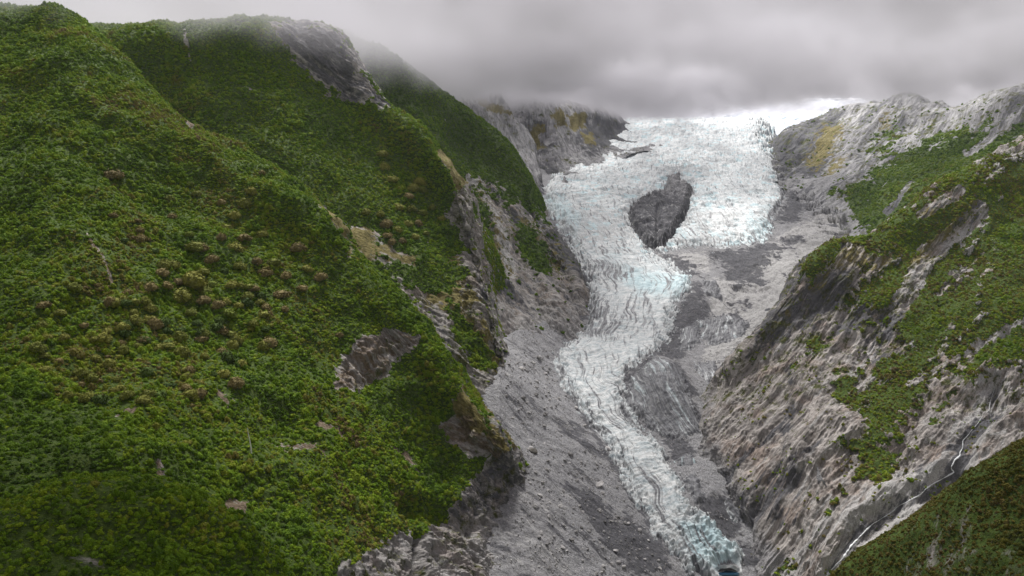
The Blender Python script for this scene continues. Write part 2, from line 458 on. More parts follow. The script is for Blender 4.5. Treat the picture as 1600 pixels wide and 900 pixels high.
NET_RIGHT = [
 [(1150,630,1420),(1120,590,1260),(1100,620,1195),(1088,670,1130),(1105,740,1020),(1148,830,905),(1168,950,810)],
 [(1180,620,1420),(1160,555,1190),(1140,600,1135),(1125,660,1070),(1140,740,970),(1175,840,870),(1195,950,790)],
 [(1200,590,1450),(1185,520,1205),(1180,570,1145),(1170,640,1070),(1175,740,955),(1205,850,850),(1220,950,780)],
 [(1230,540,1500),(1215,470,1235),(1215,530,1160),(1215,610,1070),(1215,720,955),(1240,850,835),(1250,950,765)],
 [(1270,480,1560),(1255,412,1270),(1255,490,1180),(1260,580,1075),(1260,700,950),(1270,840,825),(1280,950,750)],
 [(1310,450,1620),(1295,374,1300),(1300,460,1200),(1310,560,1080),(1310,680,950),(1310,830,820),(1320,950,740)],
 [(1360,430,1680),(1345,360,1330),(1360,440,1220),(1370,540,1090),(1370,660,955),(1360,800,830),(1370,950,730)],
 [(1420,390,1720),(1405,328,1370),(1420,420,1240),(1430,520,1100),(1430,640,960),(1420,770,840),(1430,950,720)],
 [(1490,340,1780),(1475,280,1410),(1490,390,1260),(1500,500,1110),(1500,620,960),(1490,750,835),(1490,950,710)],
 [(1560,300,1850),(1545,242,1460),(1560,360,1280),(1570,480,1110),(1570,600,960),(1560,730,830),(1560,950,690)],
 [(1640,260,1950),(1620,203,1540),(1630,330,1320),(1640,460,1130),(1640,580,980),(1640,720,830),(1640,950,680)],
 [(1850,160,2000),(1850,90,1650),(1850,280,1380),(1850,450,1150),(1850,600,960),(1850,800,800),(1850,1000,650)]]
NET_SPUR = [
 [(1260,1020,770),(1250,960,640),(1250,1000,600),(1250,1120,520)],
 [(1320,960,770),(1305,895,620),(1300,950,570),(1300,1100,490)],
 [(1380,910,770),(1365,850,605),(1360,920,550),(1360,1100,460)],
 [(1440,870,770),(1425,805,590),(1420,890,525),(1420,1100,430)],
 [(1500,830,760),(1485,760,575),(1480,860,500),(1480,1100,400)],
 [(1560,800,750),(1545,722,560),(1540,840,480),(1540,1100,370)],
 [(1620,780,740),(1600,692,540),(1600,830,460),(1600,1100,340)],
 [(1720,740,720),(1700,640,510),(1700,800,430),(1700,1100,320)],
 [(1900,650,700),(1900,560,480),(1900,750,400),(1900,1100,300)]]
NET_SNOW = [
 [(930,162,5200),(930,182,4700),(950,200,4100),(980,230,3500)],
 [(1100,158,5200),(1100,172,4700),(1090,195,4000),(1080,230,3500)],
 [(1220,154,5200),(1220,166,4700),(1190,193,4000),(1180,230,3450)],
 [(1320,154,5200),(1320,163,4600),(1270,187,3900),(1215,240,3350)],
 [(1390,170,5200),(1375,182,4500),(1330,200,3700),(1260,260,3200)]]

# ------------------------------------------------------------------ terrain builders
HILLS = {}
def finish(name, pt, mat, masks, strata):
    n = len(pt.P)
    attrs = {k: np.clip(masks.get(k, np.zeros(n)), 0, 1) for k in ('veg', 'grass', 'earth', 'scree', 'tone', 'pale', 'moss')}
    me = mesh_from(name, pt.P, pt.faces(), mat, attrs, {'strata': strata})
    o = put(name, me, kind='structure')
    pt.masks = attrs
    pt.renormal(); pt._pu = None
    HILLS[name] = pt
    return o

def mosaic(m, st, B, a=0.55, b=0.45, size=34, lo=0.36, hi=0.64):
    """break a soft cover mask into patches that follow ledges and gullies"""
    return sstep(lo, hi, m + a * 1.6 * fbm(st, size, 5, 0.65, off=6.6) + b * fbm(B, size * 0.3, 4, 0.65, off=2.9))

def warp_of(pt, size, off=0.0):
    return fbm(pt.base, size, 6, 0.72, off=off)

# --- near left hill
def build_left():
    pt = Patch(NET_LEFT, 620, 760)
    UV = pt.UV; B = pt.base; w = warp_of(pt, 40); w2 = warp_of(pt, 14, 5.1)
    rockfoot = region(UV, [[(640,835),(700,800),(735,760),(760,700),(750,650),(790,660),(830,720),(860,800),(900,1100),(440,1100),(545,885),(560,862),(600,850)]], w, 5, 22)
    outcrop = region(UV, [[(540,545),(600,518),(660,522),(640,545),(575,610),(520,610)],[(685,655),(720,640),(745,660),(790,690),(780,720),(735,715)]], w, 5, 14)
    scar = region(UV, [[(350,795),(395,800),(395,770),(360,768)],[(235,740),(265,755),(260,765),(232,760)],[(180,640),(215,635),(215,650),(180,648)],[(600,690),(645,700),(665,735),(640,720)],[(495,655),(540,675),(530,688),(490,668)],[(440,685),(505,705),(500,712),(440,697)],[(330,610),(370,640),(350,640)]], w2, 4, 11)
    gully = strip(UV, [(135,375),(160,410),(175,440)], 2.5, w2, 3) + strip(UV, [(262,150),(290,185),(300,195)], 2.5, w2, 3)
    grass = region(UV, [[(490,312),(520,340),(560,395),(545,400),(510,350)],[(725,600),(790,680),(800,700),(760,700),(700,640)]], w, 6, 14) * 0.9
    earth = region(UV, [[(190,690),(240,680),(250,730),(195,730)],[(360,770),(400,790),(480,820),(470,790),(410,770)],[(640,680),(690,660),(700,720),(650,740)]], w, 10, 20) * 0.6
    veg = 1 - np.clip(np.maximum.reduce([rockfoot, outcrop, scar * 0.72, gully, grass * 0.9]), 0, 1)
    veg = mosaic(veg, B, B, 0.22, 0.55, 26, 0.40, 0.60)
    # relief
    h = 20 * fbm(B, 190, 3) + 9 * fbm(B, 60, 3, off=3.0) + 2.5 * fbm(B, 18, 3, off=8.0)
    gc = B.copy(); gc[:, 1] *= 0.35; gc[:, 2] *= 0.35
    h += 13 * (ridged(gc, 80, 3, off=1.2) - 0.65)
    h += 20 * strip(UV, [(130,150),(210,195),(300,235),(400,300),(470,330)], 4, w, 6, 34)
    h -= 9 * strip(UV, [(110,230),(240,300),(360,350)], 4, w, 6, 40)
    h += 10 * strip(UV, [(560,640),(640,600),(700,610)], 4, w, 6, 30) - 10 * strip(UV, [(560,560),(600,620)], 4, w, 6, 22)
    st = pt.strata((600,520,860), (760,640,830), 5)
    r = np.maximum(rockfoot, outcrop)
    h += r * (15 * (ridged(st, 30, 5) - 0.62) + 8 * (ridged(B, 16, 5, off=3) - 0.62) + 2.5 * fbm(B, 5, 4))
    # dark cleft between the hill's two lower lobes
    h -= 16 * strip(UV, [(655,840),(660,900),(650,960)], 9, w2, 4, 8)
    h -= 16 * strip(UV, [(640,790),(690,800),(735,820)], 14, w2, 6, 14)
    pt.push(h)
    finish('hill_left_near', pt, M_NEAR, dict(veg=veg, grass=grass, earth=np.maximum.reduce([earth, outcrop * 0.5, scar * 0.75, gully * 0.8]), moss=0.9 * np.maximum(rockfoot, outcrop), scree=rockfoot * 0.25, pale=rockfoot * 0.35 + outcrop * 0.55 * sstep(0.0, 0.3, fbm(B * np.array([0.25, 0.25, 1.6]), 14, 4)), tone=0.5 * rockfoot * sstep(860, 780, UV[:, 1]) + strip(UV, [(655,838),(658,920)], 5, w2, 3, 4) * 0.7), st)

def build_knoll():
    pt = Patch(NET_KNOLL, 360, 220)
    UV = pt.UV; B = pt.base; w = warp_of(pt, 20)
    bare = region(UV, [[(90,870),(130,850),(180,860),(175,905),(90,905)]], w, 9, 30)
    pt.push(12 * fbm(B, 60, 3) + 4 * fbm(B, 20, 3))
    finish('hill_left_knoll', pt, M_NEAR, dict(veg=1 - 0.4 * bare, earth=bare * 0.4), pt.strata((100,760,360), (300,780,385), 4))

def build_mid():
    pt = Patch(NET_MID, 560, 520)
    UV = pt.UV; B = pt.base; w = warp_of(pt, 45); w2 = warp_of(pt, 15, 4.0)
    crag = region(UV, [[(425,35),(470,25),(530,45),(560,95),(605,168),(575,165),(545,158),(510,140),(480,130),(455,100),(440,75)]], w, 11, 22)
    slip = region(UV, [[(490,318),(530,345),(560,400),(590,430),(640,450),(700,455),(730,420),(700,330),(715,285),(740,300),(800,560),(810,700),(700,640),(600,520),(520,400)]], w, 9, 20)
    tuss = region(UV, [[(520,345),(575,365),(630,400),(640,412),(580,410),(560,408),(535,372)]], w, 9, 16)
    tuss2 = region(UV, [[(640,400),(690,370),(715,430),(760,520),(785,575),(760,560),(700,490),(650,440)]], w, 12, 34) * 0.95
    tuss3 = strip(UV, [(690,235),(710,265),(718,290)], 6, w2, 5)
    scrub = region(UV, [[(700,480),(730,490),(775,570),(740,560),(710,520)]], w, 6, 18)
    fall = strip(UV, [(288,45),(292,70),(297,95)], 2.5, w2, 4) * 0.7
    st = pt.strata((600,430,1120), (775,560,1150), 6)
    veg = np.clip(1 - np.maximum.reduce([crag, slip * 0.95, tuss, tuss3, fall]) + scrub, 0, 1)
    veg = mosaic(veg, st, B, 0.5, 0.5, 38, 0.46, 0.60)
    h = 22 * fbm(B, 240, 3) + 7 * fbm(B, 70, 3, off=2) + 2.5 * fbm(B, 20, 3, off=7)
    # gullies running down the face
    gc = B.copy(); gc[:, 1] *= 0.25; gc[:, 2] *= 0.25
    h += 12 * (ridged(gc, 90, 3) - 0.65)
    rk = np.maximum(crag, slip * (1 - 0.5 * tuss))
    h += rk * (16 * (ridged(st, 34, 5) - 0.62) + 4 * fbm(B, 8, 3))
    pt.push(h)
    finish('hill_left_middle', pt, M_MID, dict(veg=veg, grass=np.maximum.reduce([tuss, tuss2, tuss3]), tone=np.maximum(crag * 0.68, slip * (0.35 + 0.35 * sstep(0, 0.35, fbm(st, 60, 4, off=19)))), pale=0.45 * slip * sstep(0.0, 0.3, fbm(st, 40, 4, off=9)) + 0.1 * crag, moss=slip * 1.1), st)

def build_farleft():
    pt = Patch(NET_FARLEFT, 420, 520)
    UV = pt.UV; B = pt.base; w = warp_of(pt, 60); w2 = warp_of(pt, 25, 4.0)
    rock = region(UV, [[(728,280),(760,285),(790,330),(830,320),(870,365),(930,440),(940,600),(700,600),(720,400)]], w, 5, 22)
    scrub = region(UV, [[(740,300),(765,320),(780,370),(760,380),(745,340)],[(800,350),(830,360),(860,420),(850,440),(815,400)],[(765,420),(790,430),(800,460),(775,450)]], w2, 6, 14)
    tuss = region(UV, [[(780,350),(830,350),(880,420),(870,440),(830,400)],[(730,290),(760,300),(800,420),(770,460),(735,380)]], w2, 12, 30) * 0.75
    chute = strip(UV, [(735,285),(760,315),(790,380),(800,430)], 9, w2, 8) * (1 - scrub)
    st = pt.strata((745,300,1850), (860,480,1600), 7)
    veg = mosaic(np.clip(1 - rock * 0.95 + scrub * 0.85, 0, 1), st, B, 0.6, 0.6, 55, 0.48, 0.61) * sstep(510, 450, UV[:, 1])
    h = 26 * fbm(B, 300, 3) + 8 * fbm(B, 80, 3)
    gc = B.copy(); gc[:, 1] *= 0.3; gc[:, 2] *= 0.3
    h += 14 * (ridged(gc, 120, 3) - 0.65)
    h += rock * (30 * (ridged(st, 80, 6) - 0.62) + 12 * (ridged(st, 25, 5, off=3) - 0.6) + 4 * fbm(B, 10, 3))
    pt.push(h)
    finish('hill_left_far', pt, M_MID, dict(veg=veg, grass=tuss * rock, tone=rock * (1 - chute) * (0.42 + 0.45 * sstep(-0.1, 0.3, fbm(st, 60, 5, 0.6, off=15))) * sstep(560, 420, UV[:, 1]), scree=rock * sstep(470, 540, UV[:, 1]) * 0.55, moss=rock * 0.9 * sstep(500, 420, UV[:, 1]), pale=np.maximum(chute * 0.8, 0.4 * rock)), st)  # tone mixes dark rock with shade painted on the cliff

def build_backleft():
    pt = Patch(NET_BACKLEFT, 320, 280)
    UV = pt.UV; B = pt.base; w = warp_of(pt, 60)
    tuss = region(UV, [[(860,178),(880,175),(885,200),(868,200)],[(885,180),(915,180),(915,200),(895,205)],[(908,208),(928,208),(930,232),(912,228)],[(735,150),(770,160),(800,180),(770,175)],[(830,185),(850,195),(856,222),(840,210)]], w, 4, 8)
    dark = region(UV, [[(930,180),(990,195),(990,225),(920,240),(900,215)],[(850,250),(870,255),(860,290),(845,300)],[(826,180),(845,190),(858,225),(840,225)]], w, 5, 12)
    st = pt.strata((830,200,2900), (850,270,2700), 5)
    h = 30 * fbm(B, 350, 3) + 34 * (ridged(st, 110, 6) - 0.62)
    h -= 60 * strip(UV, [(800,150),(850,215),(862,280)], 8, w, 6, 14)
    pt.push(h)
    finish('hill_back_left', pt, M_FAR, dict(grass=tuss, tone=0.36 + dark * 0.45, moss=np.full(len(UV), 0.75), pale=0.35 * (1 - dark)), st)  # dark rock, plus an overall tone that paints these cliffs as shaded

def build_backright():
    pt = Patch(NET_BACKRIGHT, 520, 330)
    UV = pt.UV; B = pt.base; w = warp_of(pt, 70); w2 = warp_of(pt, 28, 3.3)
    green = region(UV, [[(1700,140),(1600,180),(1500,205),(1420,225),(1380,250),(1350,280),(1310,300),(1320,340),(1350,360),(1400,460),(1800,460)],[(1365,225),(1400,200),(1395,230),(1370,262)]], w, 14, 26)
    tuss = region(UV, [[(1285,195),(1320,185),(1310,230),(1275,265),(1255,255)],[(1378,175),(1392,175),(1390,200),(1376,195)],[(1300,240),(1330,245),(1300,275),(1285,275)]], w2, 9, 16) * 0.8
    dark = region(UV, [[(1200,222),(1300,178),(1310,190),(1270,235),(1225,265),(1205,245)],[(1265,235),(1290,215),(1300,235),(1280,270),(1255,275)]], w2, 5, 12)
    bare = strip(UV, [(1600,175),(1560,205),(1530,235),(1510,240)], 8, w2, 9) + strip(UV, [(1550,165),(1530,190)], 6, w2, 7) + strip(UV, [(1425,290),(1400,320),(1385,330)], 5, w2, 4) + strip(UV, [(1330,280),(1345,260)], 4, w2, 4)
    scree = region(UV, [[(1225,300),(1250,265),(1330,250),(1310,310),(1340,350),(1350,460),(1200,460),(1210,330)]], w, 8, 20)
    st = pt.strata((1380,200,2900), (1290,320,2500), 7)
    veg = mosaic(np.clip(green * 0.9 - 0.8 * bare, 0, 1), st, B, 0.62, 0.55, 80, 0.47, 0.60)
    h = 40 * fbm(B, 380, 3) + 10 * fbm(B, 100, 3)
    gc = B.copy(); gc[:, 1] *= 0.3; gc[:, 2] *= 0.3
    h += 34 * (ridged(st, 130, 6) - 0.62) * (1 - 0.6 * scree) * (1 - 0.5 * veg)
    pt.push(h)
    finish('hill_back_right', pt, M_FAR, dict(veg=veg, grass=tuss, tone=0.38 + np.maximum(dark * 0.55, 0.45 * sstep(0.0, 0.4, fbm(st, 90, 5, 0.6, off=17))), scree=scree * 0.5, moss=0.95 * (1 - 0.6 * scree), pale=0.4 * (1 - dark)), st)

STREAM = [(1556,606),(1550,620),(1543,640),(1520,665),(1505,685),(1500,705),(1490,725),(1485,740),(1455,757),(1440,768),(1410,785),(1385,802),(1360,820),(1340,838),(1328,852),(1318,866),(1295,890),(1280,915)]
def build_right():
    pt = Patch(NET_RIGHT, 760, 700)
    UV = pt.UV; B = pt.base; w = warp_of(pt, 45); w2 = warp_of(pt, 16, 4.4)
    green = region(UV, [[(1290,370),(1350,352),(1405,322),(1475,270),(1550,235),(1900,60),(1900,580),(1600,560),(1560,585),(1500,610),(1450,640),(1410,680),(1350,730),(1330,690),(1360,640),(1330,620),(1385,560),(1420,540),(1400,500),(1350,500),(1340,430),(1385,400),(1330,385),(1280,400)]], w, 15, 30)
    extra = region(UV, [[(1215,540),(1260,520),(1290,530),(1240,560)],[(1300,560),(1320,570),(1330,630),(1300,600)],[(1340,690),(1400,690),(1420,700),(1370,760),(1345,740)],[(1255,420),(1290,385),(1320,385),(1270,440)],[(1330,440),(1400,400),(1410,450),(1350,490)]], w, 11, 22)
    scar = strip(UV, [(1530,330),(1490,365),(1450,400),(1425,450),(1400,490)], 15, w, 16) + strip(UV, [(1500,300),(1440,335)], 8, w, 9) + strip(UV, [(1600,500),(1500,560),(1420,600)], 5, w2, 14) * 0.7
    gorge = strip(UV, STREAM, 26, w, 18)
    tuss = region(UV, [[(1280,380),(1400,330),(1520,320),(1480,400),(1380,440),(1300,440),(1230,490)]], w, 12, 40) * 0.55
    shadeface = region(UV, [[(1180,510),(1230,450),(1290,420),(1330,420),(1320,470),(1280,500),(1235,530),(1200,545),(1170,560)],[(1350,545),(1420,540),(1440,575),(1400,600),(1370,580)],[(1230,560),(1250,620),(1230,720),(1215,700),(1225,620)]], w, 6, 20)  # rock faces painted darker where they turn from the light
    st = pt.strata((1330,450,1200), (1190,650,1060), 9)
    ledge = 0.2 * sstep(0.0, 0.35, fbm(B, 70, 3, off=5.5)) * sstep(720, 560, UV[:, 1]) * sstep(1150, 1260, UV[:, 0])
    veg = mosaic(np.clip(np.maximum.reduce([green * 0.92, extra * 0.85, ledge]) - 0.85 * scar - gorge, 0, 1), st, B, 0.8, 0.75, 44, 0.54, 0.68)
    st2 = pt.strata((1400,470,1150), (1180,650,1060), 8) + 10 * np.stack([fbm(B, 90, 3, off=3), fbm(B, 90, 3, off=13), fbm(B, 90, 3, off=23)], -1)
    st = st + 5 * np.stack([fbm(B, 70, 2, off=4), fbm(B, 70, 2, off=14), fbm(B, 70, 2, off=24)], -1)
    h = 22 * fbm(B, 200, 3) + 7 * fbm(B, 60, 3)
    rk = 1 - 0.75 * veg
    vary = 0.55 + 0.9 * sstep(-0.3, 0.4, fbm(B, 90, 3, off=14))
    h += rk * (24 * (ridged(st2, 110, 4, off=2) - 0.62) + vary * 16 * (ridged(st, 40, 5) - 0.62) + vary * 5 * (ridged(st, 14, 5, off=4) - 0.6) + 5.5 * (ridged(B, 26, 5, off=7) - 0.62) * sstep(-0.2, 0.3, fbm(B, 60, 3, off=27)) + 1.4 * fbm(B, 6, 3))
    h -= 12 * strip(UV, STREAM, 16, w2, 6, 14)
    pt.push(h)
    foot = region(UV, [[(1060,580),(1120,600),(1100,680),(1150,760),(1215,860),(1225,960),(1100,960)]], w, 8, 20)
    finish('hill_right_near', pt, M_RIGHT, dict(veg=veg, grass=tuss * (1 - veg), tone=np.clip(shadeface * 0.5 + 0.62 * sstep(0.0, 0.35, fbm(st2, 48, 5, 0.6, off=31)) + 0.22 * sstep(620, 480, UV[:, 1]) + 0.5 * strip(UV, STREAM, 12, w2, 8, 8), 0, 1) * (1 - veg), scree=foot * 0.8, moss=0.95 * sstep(760, 560, UV[:, 1]) + 0.25, pale=np.clip(0.3 + 0.35 * sstep(0.0, 0.35, fbm(st2, 70, 4, 0.6, off=41)) - 0.3 * shadeface + 0.2 * scar + 0.25 * gorge, 0, 1) * (1 - foot)), st)

def build_spur():
    pt = Patch(NET_SPUR, 460, 260)
    UV = pt.UV; B = pt.base; w = warp_of(pt, 22)
    brown = region(UV, [[(1420,830),(1500,790),(1560,800),(1520,900),(1400,910)],[(1560,860),(1640,850),(1640,920),(1540,920)]], w, 20, 40) * 0.8
    pt.push(8 * fbm(B, 70, 3) + 3 * fbm(B, 20, 3))
    pt.brown = brown
    finish('hill_right_spur', pt, M_NEAR, dict(veg=0.9 - 0.5 * brown, earth=brown * 0.5, grass=0.3 * brown), pt.strata((1400,820,590), (1350,900,560), 5))

def build_snow():
    pt = Patch(NET_SNOW, 260, 160)
    B = pt.base
    pt.push(30 * fbm(B, 300, 4) + 28 * (ridged(B, 80, 5) - 0.6))
    me = mesh_from('snowfield', pt.P, pt.faces(), M_SNOW)
    put('snowfield', me, kind='structure')

# --- valley floor with the glacier lying on it
VROWS = [  # v, centre distance, glacier left edge u, foot of left slope u, right edge u
 (185,3800,980,900,1230),(200,3560,985,900,1240),(250,2957,885,830,1300),(300,2507,850,800,1330),(350,2176,870,830,1340),(400,1923,905,860,1340),
 (450,1702,925,880,1300),(500,1520,905,800,1260),(550,1372,885,790,1230),(600,1250,895,790,1200),(650,1154,925,790,1150),(700,1072,960,800,1150),
 (750,1000,985,815,1180),(800,937,1005,835,1220),(850,881,1040,850,1260),(900,832,1070,850,1300),(960,780,1075,850,1320),(1040,715,1080,850,1340)]
def valley_point_d(u, v):
    t = np.array(VROWS, float)
    d = np.interp(v, t[:, 0], t[:, 1]); gl = np.interp(v, t[:, 0], t[:, 2]); lf = np.interp(v, t[:, 0], t[:, 3]); rt = np.interp(v, t[:, 0], t[:, 4])
    k = np.clip((gl - u) / (gl - lf), 0, 1.08)
    kr = np.clip((u - (gl + 90)) / (rt - gl - 60), 0, 1.6)
    lo = sstep(420, 620, v)
    return d * (1 - (0.035 + 0.10 * lo) * k - 0.045 * kr ** 2)

ICE = [(990,170),(1225,170),(1212,214),(1212,250),(1224,290),(1228,312),(1208,342),(1203,372),(1170,384),(1120,388),(1070,388),(1020,395),(1045,410),(1060,425),(1084,440),(1078,468),(1048,495),(1042,522),(1008,565),(970,592),(962,612),(972,645),(1000,680),(1024,698),(1040,728),(1056,762),(1060,792),(1088,822),(1124,842),(1152,862),(1154,892),(1108,894),(1068,884),(1036,840),(1008,795),(984,748),(962,708),(938,670),(912,636),(888,600),(876,562),(898,530),(926,500),(918,470),(922,442),(900,402),(884,372),(862,342),(842,312),(858,280),(888,254)]
ISLAND = [(1044,279),(1060,276),(1066,290),(1082,296),(1076,318),(1074,334),(1056,362),(1036,388),(1012,390),(1000,372),(988,358),(983,334),(1000,314),(1020,306),(1040,300)]
def build_valley():
    nv, nu = 860, 660
    v = np.concatenate([np.linspace(188, 900, 760), np.linspace(902, 1040, 100)])
    us = np.linspace(0, 1, nu)
    t = np.array(VROWS, float)
    uL = np.interp(v, [188,250,300,350,400,450,490,520,560,700,1040], [900,850,830,840,880,905,885,800,740,690,600])
    uR = np.interp(v, [188,215,250,300,350,400,500,650,800,1040], [1212,1214,1240,1290,1350,1390,1340,1240,1310,1420])
    U = uL[:, None] + (uR - uL)[:, None] * us[None]
    Vv = np.repeat(v[:, None], nu, 1)
    D = valley_point_d(U, Vv)
    pt = Patch.__new__(Patch)
    pt.nu, pt.nv = nu, nv
    pt.uvd = np.stack([U, Vv, D], -1).reshape(-1, 3); pt.UV = pt.uvd[:, :2]
    P = world(U, Vv, D)
    for _ in range(6):                                    # ease the row breaks of the long profile
        for ax in (0,):
            P[1:-1] = (P[:-2] + 2 * P[1:-1] + P[2:]) / 4
    pt.P = P.reshape(-1, 3); pt.base = pt.P.copy(); pt.renormal()
    UV = pt.UV; B = pt.base; up = np.array([0, 0, 1.0])
    w = warp_of(pt, 40); w2 = warp_of(pt, 12, 4.2); wf = warp_of(pt, 5, 1.7)
    bigw = 0.6 * w + 0.4 * w2
    # zones
    dark = region(UV, [[(905,402),(1000,424),(1005,432),(960,440),(930,446),(925,500),(900,530),(870,535),(880,500),(905,470)],
                       [(1030,394),(1062,404),(1098,436),(1070,434),(1045,415)],
                       [(1080,440),(1096,452),(1112,500),(1080,540),(1060,572),(1010,577),(965,602),(960,616),(1005,562),(1040,520),(1048,495),(1076,470)],
                       [(1115,395),(1195,378),(1215,385),(1185,440),(1150,452),(1128,425)],
                       [(1205,215),(1222,250),(1235,290),(1266,322),(1240,348),(1203,346),(1228,312),(1220,280)],
                       [(862,345),(885,372),(905,402),(912,440),(890,400)],
                       [(880,655),(905,672),(950,720),(935,715),(900,680)],[(890,760),(990,830),(1030,880),(1000,900),(940,830)],[(978,795),(1030,850),(1060,890),(1000,895),(960,830)],
                       [(965,600),(1010,578),(1060,575),(1085,620),(1095,668),(1060,690),(1010,680),(975,645)],
                       [(1040,690),(1075,680),(1085,720),(1050,735)],[(1085,800),(1140,780),(1160,850),(1130,850),(1090,820)],[(1150,850),(1200,850),(1190,890),(1155,892)]],
                  bigw, 8, 17)
    dark = dark * (0.72 + 0.6 * sstep(-0.25, 0.25, fbm(B, 34, 5, 0.65, off=81)))
    dark = np.maximum(dark, 0.8 * strip(UV, [(900,530),(880,600),(915,650),(950,715),(985,770),(1030,850)], 5, bigw, 14, 6))
    pale = region(UV, [[(1100,440),(1150,430),(1200,385),(1240,350),(1300,320),(1350,360),(1340,420),(1250,440),(1200,500),(1140,560),(1110,600),(1090,590),(1110,510)],
                       [(1020,395),(1110,390),(1110,430),(1075,425)]], bigw, 6, 16)
    mound = np.exp(-(((UV[:, 0] - 1035 - (UV[:, 1] - 620) * 0.28) / 48) ** 2 + ((UV[:, 1] - 612) / 46) ** 2))
    mound2 = np.exp(-(((UV[:, 0] - 1095) / 45) ** 2 + ((UV[:, 1] - 790) / 60) ** 2))
    shoulder = np.exp(-(((UV[:, 0] - 1085) / 40) ** 2 + ((UV[:, 1] - 470) / 30) ** 2))
    left = sstep(0, 40, np.interp(UV[:, 1], t[:, 0], t[:, 2]) - UV[:, 0]) * sstep(470, 540, UV[:, 1])
    st = pt.strata((800,560,1080), (960,760,1000), 6)
    fl = pt.strata((930,560,1350), (1080,830,905), 4)
    h = 9 * fbm(B, 120, 4) + 3.2 * fbm(B, 25, 4, off=3) + 1.4 * fbm(B, 6, 3, off=6)
    far = sstep(500, 300, UV[:, 1])
    h += far * 12 * fbm(B, 60, 4, off=9)
    h += left * 6 * (ridged(st, 40, 4) - 0.6)
    h += (1 - left) * dark * 7 * (ridged(fl, 24, 5) - 0.6)
    wb = B + 18 * np.stack([fbm(B, 50, 3, off=3), fbm(B, 50, 3, off=13), fbm(B, 50, 3, off=23)], -1)
    h += pale * (15 * (ridged(wb, 90, 5, off=8) - 0.6) + 4 * (ridged(wb, 18, 4, off=5) - 0.6))
    streak = sstep(0.02, 0.35, fbm(wb, 55, 5, 0.62, off=33)) * pale
    usf = np.repeat(us[None], nv, 0).ravel()                  # the sheet slips under the slopes along an uneven line
    h -= 55 * sstep(0.88, 1.02, usf + 0.22 * w + 0.10 * w2) * sstep(460, 400, UV[:, 1])
    h += 44 * mound + 18 * mound2 + 22 * shoulder + (mound + mound2) * 9 * (ridged(fl, 22, 4, off=11) - 0.6)
    pt.push(h, up)
    icesd = sdist(UV, ICE)
    isl = sdist(UV, ISLAND)
    pt.zone_left, pt.zone_pale, pt.zone_dark = left, pale, dark
    pinkrock = region(UV, [[(780,740),(830,720),(870,800),(900,900),(760,960),(740,900)]], w, 10, 30)
    finish('valley_floor', pt, M_VALLEY, dict(scree=np.clip(0.95 - 0.95 * dark - 0.6 * pale - 0.6 * pinkrock, 0, 1), pale=np.clip((0.8 - 0.5 * streak) * pale + 0.3 * left, 0, 1), tone=np.clip(dark * 0.9 + 0.7 * streak + 0.5 * left * sstep(0.62, 0.8, ridged(st, 60, 4, off=3)), 0, 1)), st)
    pt.icesd = icesd

    # ---- glacier: a sheet that dives under the rubble along its broken edge
    edge = np.minimum(icesd, -isl + 1) + bigw * 22 + wf * 9 + 22 * fbm(fl, 12, 5, 0.7, off=13) * sstep(330, 420, UV[:, 1]) + 12 * fbm(B, 30, 4, off=15) + 9 * sstep(470, 540, UV[:, 1])
    edge = np.minimum(edge, (np.hypot((UV[:, 0] - 1139) / 17, (UV[:, 1] - 894) / 11) - 1) * 16)      # meltwater mouth
    # pockets of dirty ice showing through the rubble east of the tongue
    dirty = [[(978,606),(1020,588),(1058,590),(1085,640),(1097,680),(1060,692),(1010,676),(974,645)],[(1048,722),(1080,715),(1088,735),(1058,748)],[(1128,785),(1165,800),(1170,825),(1140,815)],
             [(1085,505),(1130,490),(1175,500),(1160,530),(1110,545)],[(1080,570),(1120,560),(1130,590),(1105,610)],[(1090,445),(1120,440),(1130,475),(1100,480)],[(1060,520),(1090,500),(1100,540),(1060,560)],[(1060,760),(1085,750),(1110,800),(1085,815)],[(985,770),(1010,775),(1035,820),(1010,820)]]
    pk = np.full(len(UV), -1e9)
    for q in dirty: pk = np.maximum(pk, sdist(UV, q))
    pk = pk + bigw * 22 + wf * 8 - 3
    lift = np.maximum(np.clip(edge / 14, -1, 1), np.clip(pk / 14, -1, 0.45))
    scale = np.interp(UV[:, 1], [200, 400, 600, 900], [16, 12, 9, 7])
    fall = np.clip(1 - np.abs(UV[:, 1] - 300) / 120, 0, 1)
    zz = lift * scale
    across = (UV[:, 0] - np.interp(UV[:, 1], t[:, 0], t[:, 2])) * pt.uvd[:, 2] / F
    along = pt.uvd[:, 2]
    bend = np.stack([fbm(B, 120, 3, off=41) * 30, fbm(B, 120, 3, off=43) * 30], -1)
    flc = np.stack([across + bend[:, 0], along / 13, np.zeros(len(UV))], -1)
    crv = np.stack([across / 4.5, along + 0.0007 * (across - 120) ** 2 + bend[:, 1], np.zeros(len(UV))], -1)
    cre = pt.base.copy(); cre[:, 0] *= 0.35                       # crevasses run across the flow
    inside = sstep(0, 1, lift)
    ser = (ridged(B, 42, 5, off=2) - 0.6)
    zz += inside * (sstep(460, 330, UV[:, 1]) * (9 * ser * (0.4 + sstep(-0.2, 0.4, fbm(B, 140, 3, off=51))) + 9 * (ridged(crv, 20, 5, off=5) - 0.62) + 2 * fbm(B, 6, 3)))
    zz += inside * (sstep(400, 520, UV[:, 1]) * (2.6 * (ridged(crv, 14, 5, off=8) - 0.6) + 3.2 * (ridged(flc, 12, 5, off=3) - 0.6) + 0.8 * fbm(B, 4, 3)))
    snout = region(UV, [[(1040,820),(1100,800),(1165,840),(1165,900),(1060,900)]], w, 8, 10)
    zz += inside * snout * (9 * (ridged(B, 14, 4, off=12) - 0.55) + 3)
    G = pt.P + up * zz[:, None]
    q = pt.faces()
    keep = (lift[q] > -0.6).any(1)
